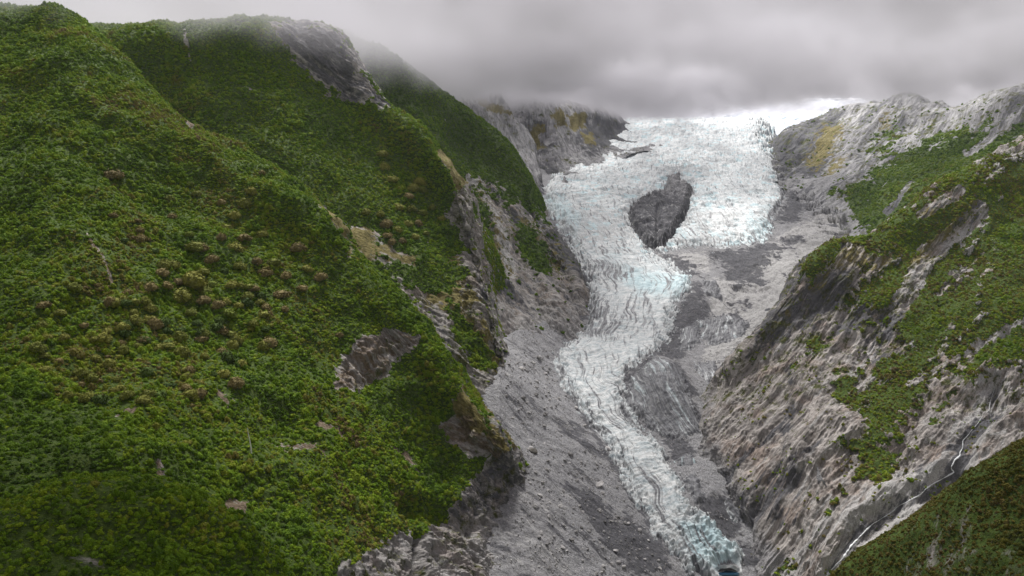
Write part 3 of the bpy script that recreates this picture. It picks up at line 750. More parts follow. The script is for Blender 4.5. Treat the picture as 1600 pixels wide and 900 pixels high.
    blue = region(UV, [[(845,305),(880,320),(915,350),(900,372),(870,345)],[(975,420),(1080,440),(1070,478),(1000,470),(960,440)],[(1060,840),(1110,830),(1155,860),(1150,895),(1080,890)],
                       [(1048,722),(1080,715),(1088,735),(1058,748)],[(1165,345),(1215,345),(1200,380),(1160,378)]], bigw, 12, 16) * 0.8
    blue = np.maximum(blue, 0.42 * sstep(-0.05, 0.35, fbm(B, 90, 3, off=6)) * sstep(240, 290, UV[:, 1]) * sstep(480, 400, UV[:, 1]))
    blue = np.maximum(blue, 0.9 * sstep(0.5, 0.42, ser + 0.6) * sstep(430, 380, UV[:, 1]))
    blue = np.maximum(blue, 0.4 * region(UV, [[(978,606),(1020,588),(1058,590),(1085,640),(1097,680),(1060,692),(1010,676),(974,645)]], bigw, 12, 16))
    dirt = region(UV, [[(945,270),(1010,255),(1045,275),(1030,300),(1000,310),(975,335),(950,310)]], bigw, 20, 26) * 0.32
    dirt = np.maximum(dirt, region(UV, [[(905,402),(990,425),(985,445),(925,445)],[(918,470),(950,460),(960,500),(905,530)],[(910,500),(980,510),(960,540),(890,545)]], bigw, 6, 16) * 0.6)
    dirt = np.maximum(dirt, strip(UV, [(1215,250),(1222,290),(1225,315),(1205,345)], 7, bigw, 10) * 0.7)
    dirt = np.maximum(dirt, 0.66 * sstep(0.8, -0.1, lift))
    dirt = np.maximum(dirt, (0.60 + 0.36 * sstep(-0.2, 0.2, fbm(fl, 20, 5, 0.65, off=61))) * (pk > edge))
    dirt = np.maximum(dirt, 0.30 * sstep(330, 390, UV[:, 1]) * sstep(-0.3, 0.3, fbm(fl, 30, 3)))
    bands = fbm(flc, 16, 5, 0.65, off=21)          # debris strung out along the flow
    dirt = np.maximum(dirt, 0.26 + 0.36 * sstep(-0.05, 0.35, bands) * sstep(250, 400, UV[:, 1]))
    dirt = np.maximum(dirt, 0.42 * sstep(0.05, 0.45, fbm(crv, 45, 5, 0.65, off=4)) * sstep(220, 270, UV[:, 1]))
    dirt = np.maximum(dirt, 0.34 + 0.1 * fbm(crv, 30, 4, off=71))
    dirt = dirt * (1 - 0.45 * sstep(270, 220, UV[:, 1]))
    rub = region(UV, [[(1075,340),(1205,350),(1180,390),(1060,392)],[(880,350),(960,360),(1000,390),(1030,410),(910,400)]], bigw, 20, 24) * 0.55
    rub = np.maximum(rub, 0.45 * sstep(300, 345, UV[:, 1]) * sstep(420, 370, UV[:, 1]))
    Vq, Fq, ex = compact(G, q[keep], dict(dirt=dirt, blue=blue, rubble=rub, strata=flc, cross=crv))
    stv = ex.pop('strata'); crs = ex.pop('cross')
    put('glacier', mesh_from('glacier', Vq, Fq, M_ICE, ex, {'strata': stv, 'crevasse': crs}), kind='structure')
    # ---- bare rock island in the icefall
    ei = isl + bigw * 5 + wf * 13 + 1.5
    li = np.clip(ei / 8, -1, 1)
    cl = B.copy(); cl[:, 2] *= 3.0
    hz = li * 22 + sstep(0, 1, li) * (24 * (ridged(cl, 60, 5) - 0.6) + 3 * fbm(B, 8, 3))
    hz -= 9 * strip(UV, [(1028,330),(1026,360),(1027,390)], 2.0, wf, 2, 2) + 5 * strip(UV, [(985,338),(1025,322),(1072,318)], 1.5, wf, 2, 2)
    I = pt.P + up * hz[:, None]
    keep = (li[q] > -0.8).any(1)
    n = len(UV); z0 = np.zeros(n)
    Vq, Fq, ex = compact(I, q[keep], dict(veg=z0, scree=0.4 * sstep(322, 300, UV[:, 1]), tone=0.62 - 0.25 * sstep(322, 300, UV[:, 1]), strata=cl))
    stv = ex.pop('strata')
    put('rock_island', mesh_from('rock_island', Vq, Fq, M_FAR, ex, {'strata': stv}), label='dark bare rock cliff standing in the middle of the white icefall', category='rock outcrop')

def build_ground():
    n = 40
    x = np.linspace(-15000, 15000, n); y = np.linspace(-9000, 21000, n)
    X, Y = np.meshgrid(x, y)
    Pn = np.stack([X, Y, np.full_like(X, -60)], -1).reshape(-1, 3)
    i = np.arange(n * n).reshape(n, n)
    q = np.stack([i[:-1, :-1], i[:-1, 1:], i[1:, 1:], i[1:, :-1]], -1).reshape(-1, 4)
    z = np.zeros(len(Pn))
    put('ground', mesh_from('ground', Pn, q, M_VALLEY, dict(veg=z + 0.6, grass=z, earth=z, scree=z + 1, tone=z), {'strata': Pn}), kind='structure')

# ------------------------------------------------------------------ vegetation
def crown_mesh(name, V, Q, mat):
    me = bpy.data.meshes.new(name)
    me.from_pydata([tuple(p) for p in V], [], [q[:3] if q[3] == q[2] else q for q in Q]); me.materials.append(mat); me.update()
    return me

def leaf_cloud(name, mat, nleaf, leaf, flat, seed, lobes=5):
    """a crown of many small leaf sprays through an uneven, lobed volume about one unit across"""
    r = np.random.default_rng(seed)
    cs = [(np.array([0, 0, 0.42]), 0.36)]
    for k in range(lobes):
        a = 2 * math.pi * (k + r.uniform(-.3, .3)) / lobes
        cs.append((np.array([0.26 * math.cos(a), 0.26 * math.sin(a), r.uniform(0.22, 0.5)]), r.uniform(0.18, 0.27)))
    V, Q = [], []
    import bmesh
    for c, rad in cs:
        bm = bmesh.new(); bmesh.ops.create_icosphere(bm, subdivisions=2, radius=1); k0 = len(V)
        co = np.array([v.co[:] for v in bm.verts]); jit = 1 + 0.55 * perlin(co * 2.3 + seed * 3.1 + c * 9)
        V += [np.array([c[0], c[1], c[2] * flat]) + p * rad * 0.84 * j * np.array([1, 1, flat]) for p, j in zip(co, jit)]
        Q += [tuple(k0 + v.index for v in f.verts) + (k0 + f.verts[2].index,) for f in bm.faces]; bm.free()
    for _ in range(nleaf):
        c, rad = cs[r.integers(len(cs))]
        dv = r.normal(size=3); dv[2] = abs(dv[2]) * 0.9 - 0.25; dv /= np.linalg.norm(dv)
        p = c + dv * rad * r.uniform(0.76, 1.22); p[2] *= flat
        nrm = dv + r.normal(size=3) * 0.42; nrm /= np.linalg.norm(nrm)
        t = np.cross(nrm, r.normal(size=3)); t /= np.linalg.norm(t); b = np.cross(nrm, t)
        s = leaf * r.uniform(0.6, 1.3)
        k = len(V)
        V += [p - t * s, p - b * s * 0.6 - nrm * s * 0.15, p + t * s, p + b * s * 0.6 + nrm * s * 0.1]
        Q.append((k, k + 1, k + 2, k + 3))
    return crown_mesh(name, V, Q, mat)

BUSHES = [bpy.data.objects.new('bush_form', leaf_cloud('bush_form', M_LEAF, 170, 0.095, f, s, lb)) for f, s, lb in ((0.95, 1, 5), (0.75, 2, 3), (1.5, 3, 4), (0.6, 4, 8))]

def rock_mesh(name, mat, seed, sub=2, squash=(1, 0.8, 0.62)):
    import bmesh
    bm = bmesh.new(); bmesh.ops.create_icosphere(bm, subdivisions=sub, radius=0.5)
    r = np.random.default_rng(seed)
    planes = [(v / np.linalg.norm(v), r.uniform(0.26, 0.44)) for v in r.normal(size=(9, 3))]
    for v in bm.verts:
        p = np.array(v.co)
        for n_, k in planes:
            e = p @ n_ - k
            if e > 0: p = p - n_ * e
        p = p * np.array(squash) * (1 + 0.05 * r.normal())
        v.co = p
    bm.normal_update()
    me = bpy.data.meshes.new(name); bm.to_mesh(me); bm.free(); me.materials.append(mat)
    return me
HEATHS = [bpy.data.objects.new('heath_form', leaf_cloud('heath_form', M_HEATH, 150, 0.115, f, s, lb)) for f, s, lb in ((0.95, 11, 5), (0.75, 12, 3), (1.3, 13, 4), (0.6, 14, 8))]
PEBBLES = [bpy.data.objects.new('rubble_form', rock_mesh('rubble_form', M_BOULDER, s, 1, q)) for s, q in ((1, (1, .8, .6)), (2, (1, .6, .5)), (3, (.9, .9, .7)), (4, (1, .7, .4)))]

def scatter_tree(name, protos):
    ng = bpy.data.node_groups.new(name, 'GeometryNodeTree')
    ng.interface.new_socket('Geometry', in_out='INPUT', socket_type='NodeSocketGeometry')
    ng.interface.new_socket('Geometry', in_out='OUTPUT', socket_type='NodeSocketGeometry')
    N = ng.nodes; L = ng.links
    gi = N.new('NodeGroupInput'); go = N.new('NodeGroupOutput')
    iop = N.new('GeometryNodeInstanceOnPoints')
    jn = N.new('GeometryNodeJoinGeometry')
    for p in reversed(protos):
        oi = N.new('GeometryNodeObjectInfo'); oi.inputs['Object'].default_value = p; oi.inputs['As Instance'].default_value = True
        L.new(oi.outputs['Geometry'], jn.inputs[0])
    def na(nm, typ):
        a = N.new('GeometryNodeInputNamedAttribute'); a.data_type = typ; a.inputs['Name'].default_value = nm
        return a.outputs['Attribute']
    L.new(gi.outputs[0], iop.inputs['Points']); L.new(jn.outputs[0], iop.inputs['Instance'])
    iop.inputs['Pick Instance'].default_value = True
    L.new(na('pick', 'INT'), iop.inputs['Instance Index'])
    L.new(na('turn', 'FLOAT_VECTOR'), iop.inputs['Rotation'])
    L.new(na('size', 'FLOAT_VECTOR'), iop.inputs['Scale'])
    L.new(iop.outputs[0], go.inputs[0])
    return ng
NG_BUSH = scatter_tree('bush_scatter', BUSHES)
NG_HEATH = scatter_tree('heath_scatter', HEATHS)
NG_RUB = scatter_tree('rubble_scatter', PEBBLES)

def scatter(name, pos, size, turn, tint, ng, nproto, label, category):
    me = bpy.data.meshes.new(name)
    n = len(pos)
    me.vertices.add(n); me.vertices.foreach_set('co', np.ascontiguousarray(pos, np.float32).ravel())
    a = me.attributes.new('pick', 'INT', 'POINT'); a.data.foreach_set('value', rng.integers(0, nproto, n).astype(np.int32))
    a = me.attributes.new('turn', 'FLOAT_VECTOR', 'POINT'); a.data.foreach_set('vector', np.ascontiguousarray(turn, np.float32).ravel())
    a = me.attributes.new('size', 'FLOAT_VECTOR', 'POINT'); a.data.foreach_set('vector', np.ascontiguousarray(size, np.float32).ravel())
    a = me.attributes.new('tint', 'FLOAT', 'POINT'); a.data.foreach_set('value', np.ascontiguousarray(tint, np.float32))
    o = put(name, me, kind='stuff', label=label, category=category)
    md = o.modifiers.new('scatter', 'NODES'); md.node_group = ng
    return o

def sample(pt, weight, count, frame=(-140, -120, 1740, 1020)):
    """random spots on a hill, by area and by how much grows there"""
    G = pt.P.reshape(pt.nv, pt.nu, 3)
    a = G[:-1, :-1]; b = G[:-1, 1:]; c = G[1:, :-1]
    area = np.linalg.norm(np.cross(b - a, c - a), axis=-1)
    W = weight.reshape(pt.nv, pt.nu)[:-1, :-1]
    U = pt.UV[:, 0].reshape(pt.nv, pt.nu)[:-1, :-1]; V = pt.UV[:, 1].reshape(pt.nv, pt.nu)[:-1, :-1]
    m = (U > frame[0]) & (U < frame[2]) & (V > frame[1]) & (V < frame[3])
    w = (area * W * m).ravel(); tot = w.sum()
    cell = np.searchsorted(np.cumsum(w) / tot, rng.random(count))
    cell = np.clip(cell, 0, len(w) - 1)
    i, j = np.divmod(cell, pt.nu - 1)
    s, t = rng.random((2, count, 1))
    P = G[i, j] * (1 - s) * (1 - t) + G[i, j + 1] * s * (1 - t) + G[i + 1, j] * (1 - s) * t + G[i + 1, j + 1] * s * t
    return P, i * pt.nu + j, tot

def forest(name, hill, spacing, lo, hi, label, tintf, sink=0.30, fringe=0.0):
    pt = HILLS[hill]
    w = pt.masks['veg'] ** 1.5
    w = np.where(w < 0.3, 0, w)
    w = np.maximum(w, fringe * sstep(-0.05, 0.4, fbm(pt.P, 45, 4, 0.65, off=12.5)) * (1 - pt.masks['scree']))
    _, _, tot = sample(pt, w, 10)
    n = int(tot / spacing ** 2)
    P, idx, _ = sample(pt, w, n)
    big = sstep(-0.2, 0.5, fbm(P, 60, 3, off=2.2))
    s = (lo + (hi - lo) * rng.random(n) ** 2.4) * (0.75 + 0.5 * big)
    s3 = np.stack([s * rng.uniform(.85, 1.2, n), s * rng.uniform(.85, 1.2, n), s * rng.uniform(.75, 1.05, n)], -1)
    P[:, 2] -= s * sink
    turn = np.stack([rng.normal(0, .15, n), rng.normal(0, .15, n), rng.uniform(0, 6.28, n)], -1)
    tint = np.clip(tintf(P, pt.UV[idx], n), 0, 1)
    print('FOREST', name, n)
    return scatter(name, P, s3, turn, tint, NG_HEATH if hill == 'hill_right_spur' else NG_BUSH, 4, label, 'bushes')

def build_forests():
    def tl(P, UV, n):
        t = 0.5 + 1.0 * fbm(P, 130, 3, off=1.5) + 0.7 * fbm(P, 28, 3, off=3.5)
        br = region(UV, [[(0,560),(300,560),(420,700),(480,830),(380,760),(200,700),(0,720)]], fbm(P, 60, 3), 60, 60)
        br2 = region(UV, [[(480,300),(540,350),(700,520),(790,690),(740,690),(640,700),(560,720),(470,800),(380,790),(500,660),(620,560)]], fbm(P, 40, 3), 40, 50)
        t = t + 0.10 * br - 0.10 * sstep(450, 700, UV[:, 1]) * sstep(500, 100, UV[:, 0]) + 0.2 * br2 * (rng.random(n) < 0.5)
        return t + 0.24 * region(UV, [[(150,140),(260,160),(420,290),(300,260),(180,220)]], fbm(P, 60, 3), 30, 30)  # leaf tint raised along the crest to imitate its sunlit yellow band
    forest('forest_left_near', 'hill_left_near', 2.7, 2.4, 7.4, 'dense green scrub covering the big near left hillside', tl)
    forest('forest_left_knoll', 'hill_left_knoll', 1.9, 1.7, 5.6, 'dense olive scrub on the round knoll at lower left', lambda P, UV, n: 0.42 + 0.7 * fbm(P, 50, 3) + 0.5 * fbm(P, 14, 2))
    forest('forest_left_middle', 'hill_left_middle', 3.7, 3.4, 9.0, 'green forest on the left spur behind the near hill', lambda P, UV, n: 0.5 + 0.7 * fbm(P, 140, 3) + 0.3 * fbm(P, 30, 2), fringe=0.10)
    forest('forest_left_far', 'hill_left_far', 6.0, 6, 11, 'dark bluish green forest on the far left ridge below the cloud', lambda P, UV, n: 0.2 + 0.4 * fbm(P, 160, 3), fringe=0.10)
    forest('forest_back_right', 'hill_back_right', 7.5, 7, 13, 'muted green scrub on the far right mountainside', lambda P, UV, n: 0.5 + 0.8 * fbm(P, 160, 3), fringe=0.12)
    forest('forest_right_near', 'hill_right_near', 3.1, 2.2, 6.4, 'olive and green scrub on the rocky right ridge', lambda P, UV, n: 1.0 + 0.9 * fbm(P, 90, 3) + 0.5 * fbm(P, 25, 2), fringe=0.16)
    forest('forest_right_spur', 'hill_right_spur', 2.0, 1.5, 4.6, 'dark olive and brown scrub on the near slope at lower right', lambda P, UV, n: 0.55 + 0.9 * fbm(P, 50, 3) + 0.4 * region(UV, [[(1420,830),(1500,790),(1560,800),(1520,900),(1400,910)],[(1560,860),(1640,850),(1640,920),(1540,920)]], fbm(P, 20, 3), 30, 30))

# ------------------------------------------------------------------ single trees
def trunk_mesh():
    import bmesh
    bm = bmesh.new()
    def limb(a, b, ra, rb):
        a = np.array(a, float); b = np.array(b, float); z = (b - a) / np.linalg.norm(b - a)
        x = np.cross(z, (0.3, 1, 0.2)); x /= np.linalg.norm(x); y = np.cross(z, x)
        r1 = [bm.verts.new(a + ra * (math.cos(t) * x + math.sin(t) * y)) for t in np.linspace(0, 2 * math.pi, 7)[:-1]]
        r2 = [bm.verts.new(b + rb * (math.cos(t) * x + math.sin(t) * y)) for t in np.linspace(0, 2 * math.pi, 7)[:-1]]
        for k in range(6): bm.faces.new((r1[k], r1[(k + 1) % 6], r2[(k + 1) % 6], r2[k]))
        bm.faces.new(r2)
    limb((0, 0, -0.25), (0.01, 0, 0.3), 0.045, 0.03)
    for a in (0.3, 1.9, 3.2, 4.7): limb((0.01, 0, 0.22), (0.25 * math.cos(a), 0.25 * math.sin(a), 0.52), 0.024, 0.01)
    me = bpy.data.meshes.new('trunk'); bm.to_mesh(me); bm.free(); me.materials.append(M_BARK)
    return me
TRUNK = trunk_mesh()
CROWNS = {}
for kind, mat in (('brown', M_BROWN), ('olive', M_OLIVE), ('yellow', M_YELLOW), ('dark', M_DARKG)):
    CROWNS[kind] = [leaf_cloud('crown', mat, 1100, 0.055, f, s, lb) for f, s, lb in ((0.95, 21, 6), (0.85, 22, 8), (1.05, 23, 7))]
PROTO = {}
def tree_proto(kind, k):
    root = bpy.data.objects.new('shrub_tree', None); root.empty_display_size = 0.2
    cr = bpy.data.objects.new('crown', CROWNS[kind][k]); cr.parent = root
    tr = bpy.data.objects.new('trunk', TRUNK); tr.parent = root
    return root, (cr, tr)
def plant_tree(hill, u, v, width_px, kind, label, group):
    pt = HILLS[hill]
    i = pt.find(u, v + width_px * 0.25)
    P = pt.P[i]; s = width_px / F * np.linalg.norm(P - np.array([0, 0, CAM_Z])) * 0.92
    k = random.randrange(3)
    if (kind, k) not in PROTO: PROTO[(kind, k)] = tree_proto(kind, k)
    root, kids = PROTO[(kind, k)]
    t = root.copy(); COL.objects.link(t)
    t.location = (P[0], P[1], P[2] - s * 0.24); t.scale = (s * random.uniform(0.85, 1.2), s * random.uniform(0.85, 1.2), s * random.uniform(0.85, 1.15)); t.rotation_euler = (0, 0, random.uniform(0, 6.28))
    t['label'] = label; t['category'] = 'tree'; t['group'] = group
    for c in kids:
        d = c.copy(); COL.objects.link(d); d.parent = t
    return t

KNAME = {'brown': 'brown tinged', 'olive': 'olive green', 'yellow': 'yellow green', 'dark': 'dark green'}
def build_trees():
    z = 500 / 1286
    spots = [(70,165,84,'brown'),(380,215,38,'yellow'),(405,250,50,'olive'),(668,170,34,'brown'),(295,270,42,'olive'),(308,340,46,'brown'),(505,290,38,'brown'),(560,340,50,'olive'),(600,290,60,'olive'),(625,240,56,'olive'),
     (525,385,46,'olive'),(505,425,50,'brown'),(605,425,70,'brown'),(665,410,56,'olive'),(560,465,70,'olive'),(575,540,56,'olive'),(655,525,56,'brown'),(720,525,64,'olive'),(685,565,70,'brown'),(765,575,56,'brown'),
     (835,630,54,'brown'),(750,650,76,'brown'),(815,460,66,'brown'),(905,585,64,'brown'),(850,555,46,'olive'),(370,415,42,'yellow'),(400,460,90,'olive'),(430,465,60,'brown'),(470,515,62,'brown'),(190,440,52,'brown'),
     (180,400,42,'brown'),(175,365,32,'brown'),(75,340,38,'brown'),(280,540,70,'olive'),(275,575,52,'brown'),(320,540,60,'olive'),(225,630,58,'brown'),(350,665,80,'olive'),(400,610,100,'olive'),(460,620,62,'yellow'),
     (430,680,56,'brown'),(490,695,62,'brown'),(540,740,62,'yellow'),(390,730,62,'olive'),(390,685,40,'yellow'),(205,695,52,'olive'),(240,775,72,'brown'),(165,765,58,'olive'),(345,800,54,'dark'),(60,690,52,'brown'),
     (590,620,40,'olive'),(665,690,46,'olive'),(510,800,58,'brown'),(615,690,52,'dark'),(765,720,36,'brown'),(640,775,52,'olive'),(580,700,50,'olive'),(520,560,46,'dark'),(440,570,52,'olive'),(335,610,46,'brown'),
     (120,820,58,'dark'),(290,860,60,'olive'),(430,830,62,'brown'),(560,840,50,'olive'),(690,800,44,'dark'),(200,840,60,'brown'),(985,822,36,'brown'),(120,440,44,'dark'),(240,480,46,'dark')]
    for (x, y, wpx, k) in spots:
        u, v = 150 + x * z, 200 + y * z
        if (x, y) == (70, 165): lb = 'broad brown crown standing alone on the upper left slope'
        elif (x, y) == (380, 215): lb = 'small bright yellow green crown above the thicket on the left slope'
        elif (x, y) == (668, 170): lb = 'small brown crown on the crest line between the two left hills'
        elif (x, y) == (835, 630): lb = 'round brown crown at the right end of the left slope thicket'
        elif (x, y) == (905, 585): lb = 'brown crown furthest right of the thicket, nearest the bare slip'
        elif (x, y) == (815, 460): lb = 'brown crown standing apart just above the thicket near the slip'
        else: lb = f'rounded {KNAME[k]} tree crown in the thicket on the near left slope'
        plant_tree('hill_left_near', u, v, wpx * z * 0.95, k, lb, f'{KNAME[k]} trees of the near left slope')
    r = random.Random(5)
    for _ in range(95):
        u = r.uniform(60, 430); v = r.uniform(440, 620)
        k = r.choice(['olive', 'olive', 'dark', 'brown', 'olive'])
        plant_tree('hill_left_near', u, v, r.uniform(14, 25), k, f'rounded {KNAME[k]} tree crown below the thicket on the near left slope', f'{KNAME[k]} trees low on the left slope')
    for (u, v, s, k) in [(600,235,20,'olive'),(603,256,18,'olive'),(612,272,24,'olive'),(655,278,26,'olive'),(648,290,20,'olive'),(640,302,16,'brown'),(662,292,18,'olive'),(625,320,20,'olive'),(645,320,20,'olive'),
                         (662,326,20,'olive'),(605,345,24,'brown'),(622,352,20,'olive'),(640,345,18,'olive'),(655,345,16,'brown'),(606,362,18,'brown'),(630,370,16,'brown'),(572,326,18,'olive'),(676,320,16,'olive'),(690,335,16,'olive'),(668,360,16,'olive'),(595,330,18,'olive'),(615,375,16,'brown'),(650,365,18,'olive')]:
        plant_tree('hill_left_middle', u, v, s, k, f'rounded {KNAME[k]} tree crown near the cliff edge of the middle spur', f'{KNAME[k]} trees near the cliff edge')
    # bleached dead trunk
    pt = HILLS['hill_left_near']; P = pt.P[pt.find(396, 706)]
    hgt = 34 / F * np.linalg.norm(P - np.array([0, 0, CAM_Z]))
    import bmesh
    bm = bmesh.new(); prev = None
    for k in range(9):
        f = k / 8; c = np.array([-0.10 * f * hgt + 0.02 * hgt * math.sin(5 * f), 0, f * hgt + 2.0 * f - 2.0 * (1 - f)]); rad = 0.75 * (1 - 0.75 * f)
        ring = [bm.verts.new(c + rad * np.array([math.cos(t), math.sin(t), 0])) for t in np.linspace(0, 2 * math.pi, 9)[:-1]]
        if prev:
            for j in range(8): bm.faces.new((prev[j], prev[(j + 1) % 8], ring[(j + 1) % 8], ring[j]))
        prev = ring
    bm.faces.new(prev)
    me = bpy.data.meshes.new('dead_tree'); bm.to_mesh(me); me.materials.append(M_SNAG); bm.free()
    o = put('dead_tree', me, label='bleached white dead trunk standing in the scrub of the left hillside', category='dead tree')
    o.location = P

# ------------------------------------------------------------------ boulders and rubble
BOULD = [rock_mesh('boulder', M_BOULDER, s, 3, q) for s, q in ((31, (1, .8, .6)), (32, (1, .65, .5)), (33, (.9, .9, .7)), (34, (1, .7, .45)), (35, (.8, 1, .6)))]
def build_boulders():
    pt = HILLS['valley_floor']
    def boulder(u, v, wpx, label, group=None, mat=None):
        P = pt.P[pt.find(u, v)]
        s = wpx / F * np.linalg.norm(P - np.array([0, 0, CAM_Z]))
        me = random.choice(BOULD)
        if mat: me = me.copy(); me.materials[0] = mat
        o = put('boulder', me, label=label, category='boulder')
        if group: o['group'] = group
        o.location = (P[0], P[1], P[2] + s * 0.12); o.scale = (s, s, s); o.rotation_euler = (random.uniform(-.4, .4), random.uniform(-.4, .4), random.uniform(0, 6.28))
    boulder(836, 703, 15, 'big dark brown boulder alone on the scree beside the forested nose', mat=M_DARKROCK)
    boulder(966, 706, 15, 'dark brown flat boulder lying against the left edge of the ice', mat=M_DARKROCK)
    boulder(952, 699, 11, 'pale boulder touching the dark flat boulder at the ice edge')
    boulder(937, 755, 17, 'largest pale slab on the scree below the dark moraine band')
    boulder(957, 812, 10, 'pale boulder in the dark moraine left of the lower ice tongue')
    boulder(786, 569, 11, 'dark boulder at the cliff foot where the scree begins', mat=M_DARKROCK)
    r = random.Random(9); n = 0
    while n < 250:
        v = r.uniform(545, 895); gl = np.interp(v, [545,600,700,800,900], [875,885,945,990,1050]); u = r.uniform(np.interp(v, [545,700,800,900], [785,800,830,845]), gl)
        if v < 700 and u > 880 and r.random() < 0.5: continue
        boulder(u, v, r.choice([3.5, 4, 4, 5, 5, 6, 7, 9]) * (0.8 + v / 3000), 'grey angular boulder among many on the scree left of the ice tongue', 'boulders on the scree'); n += 1
    # loose stones nobody could count
    W = (pt.zone_left * (1 - 0.3 * pt.zone_dark) + 0.35 * (1 - pt.zone_left) * (pt.UV[:, 1] > 480) * (pt.icesd < -3))
    W = W * (0.15 + sstep(-0.1, 0.4, fbm(pt.P, 30, 3, off=4)))
    cnt = 34000
    P, idx, _ = sample(pt, W, cnt, (690, 470, 1330, 930))
    s = 0.45 + 3.4 * rng.random(cnt) ** 6
    scatter('rubble', P, np.stack([s, s, s], -1), rng.uniform(0, 6.28, (cnt, 3)), rng.random(cnt), NG_RUB, 4, 'loose grey stones covering the scree and moraine', 'rubble')
    pr = HILLS['hill_left_near']
    W = (pr.masks['veg'] < 0.3) * (pr.UV[:, 1] > 760) * 1.0
    cnt = 2500
    P, idx, _ = sample(pr, W, cnt, (520, 760, 900, 930))
    s = 0.5 + 2.0 * rng.random(cnt) ** 4
    scatter('rubble', P, np.stack([s, s, s], -1), rng.uniform(0, 6.28, (cnt, 3)), rng.random(cnt), NG_RUB, 4, 'loose stones on the rocky foot of the near left hill', 'rubble')

# ------------------------------------------------------------------ water
def build_water():
    pt = HILLS['hill_right_near']
    path = _cr(np.array([(u, v) for u, v in STREAM], float), 150)
    pts = np.array([pt.P[pt.find(u, v)] for u, v in path])
    for _ in range(2): pts[1:-1] = (pts[:-2] + 2 * pts[1:-1] + pts[2:]) / 4
    V, Q = [], []
    n = len(pts)
    for k in range(n):
        tdir = pts[min(k + 1, n - 1)] - pts[max(k - 1, 0)]; tdir /= np.linalg.norm(tdir)
        side = np.cross(tdir, (0, -0.6, 0.8)); side /= np.linalg.norm(side); nrm = np.cross(side, tdir)
        if nrm @ np.array([0, -1, 1]) < 0: nrm = -nrm
        u, v = path[k]
        wd = (1.0 + 0.7 * math.sin(k * 0.9) * math.sin(k * 0.37)) * (0.9 + 1.3 * float(sstep(800, 860, v)) + 0.7 * float(np.exp(-((v - 725) / 40) ** 2)))
        for j in range(5):
            a = (j - 2) / 2
            V.append(pts[k] + side * a * wd * (0.46 if 40 < k else 0.26) + nrm * (0.7 * (1 - a * a) + 0.25 * math.sin(k * 1.3) + 0.25 * random.random()))
    for k in range(n - 1):
        for j in range(4):
            Q.append((k * 5 + j, k * 5 + j + 1, (k + 1) * 5 + j + 1, (k + 1) * 5 + j))
    put('stream', mesh_from('stream', np.array(V), np.array(Q), M_STREAM), kind='structure', label='narrow white stream falling down the gully of the right slope')
    # meltwater mouth under the ice front: a hooded hollow over a dark pool
    v_ = HILLS['valley_floor']
    P = v_.P[v_.find(1138, 890)]
    import bmesh
    px = np.linalg.norm(P - np.array([0, 0, CAM_Z])) / F
    hw, hh, dp = 14 * px, 8 * px, 10.0
    bm = bmesh.new()
    ring0 = []; rows = []
    for (yy, s, lift) in ((1.5, 1.35, 0.6), (-0.5, 1.0, 0.0), (4.0, 0.92, 0.0), (dp, 0.6, -1.0)):
        row = []
        for k in range(13):
            a = math.pi * k / 12
            row.append(bm.verts.new((P[0] + hw * s * math.cos(a) + 0.4 * math.sin(k * 2.1), P[1] + yy, P[2] - 2 + (hh * s * math.sin(a) ** 0.7 + lift * math.sin(a)) + 0.5 * math.sin(k * 1.7 + yy))))
        rows.append(row)
    for a, b in zip(rows[:-1], rows[1:]):
        for k in range(12): bm.faces.new((a[k], a[k + 1], b[k + 1], b[k]))
    bm.faces.new(rows[-1])
    bmesh.ops.recalc_face_normals(bm, faces=bm.faces)
    me = bpy.data.meshes.new('ice_cave'); bm.to_mesh(me); bm.free(); me.materials.append(M_ICE)
    put('ice_cave', me, label='dark low meltwater cave mouth in the ice front at the bottom', category='ice cave')
    x = np.linspace(-1.3, 1.3, 13); y = np.linspace(-9, dp + 2, 9)
    Vp = np.array([(P[0] + hw * a * (0.6 + 0.4 * (1 - abs(b) / 14)), P[1] + b, P[2] + 0.3) for b in y for a in x])
    i = np.arange(9 * 13).reshape(9, 13)
    q = np.stack([i[:-1, :-1], i[:-1, 1:], i[1:, 1:], i[1:, :-1]], -1).reshape(-1, 4)
    put('meltwater', mesh_from('meltwater', Vp, q, M_POOL), kind='structure')

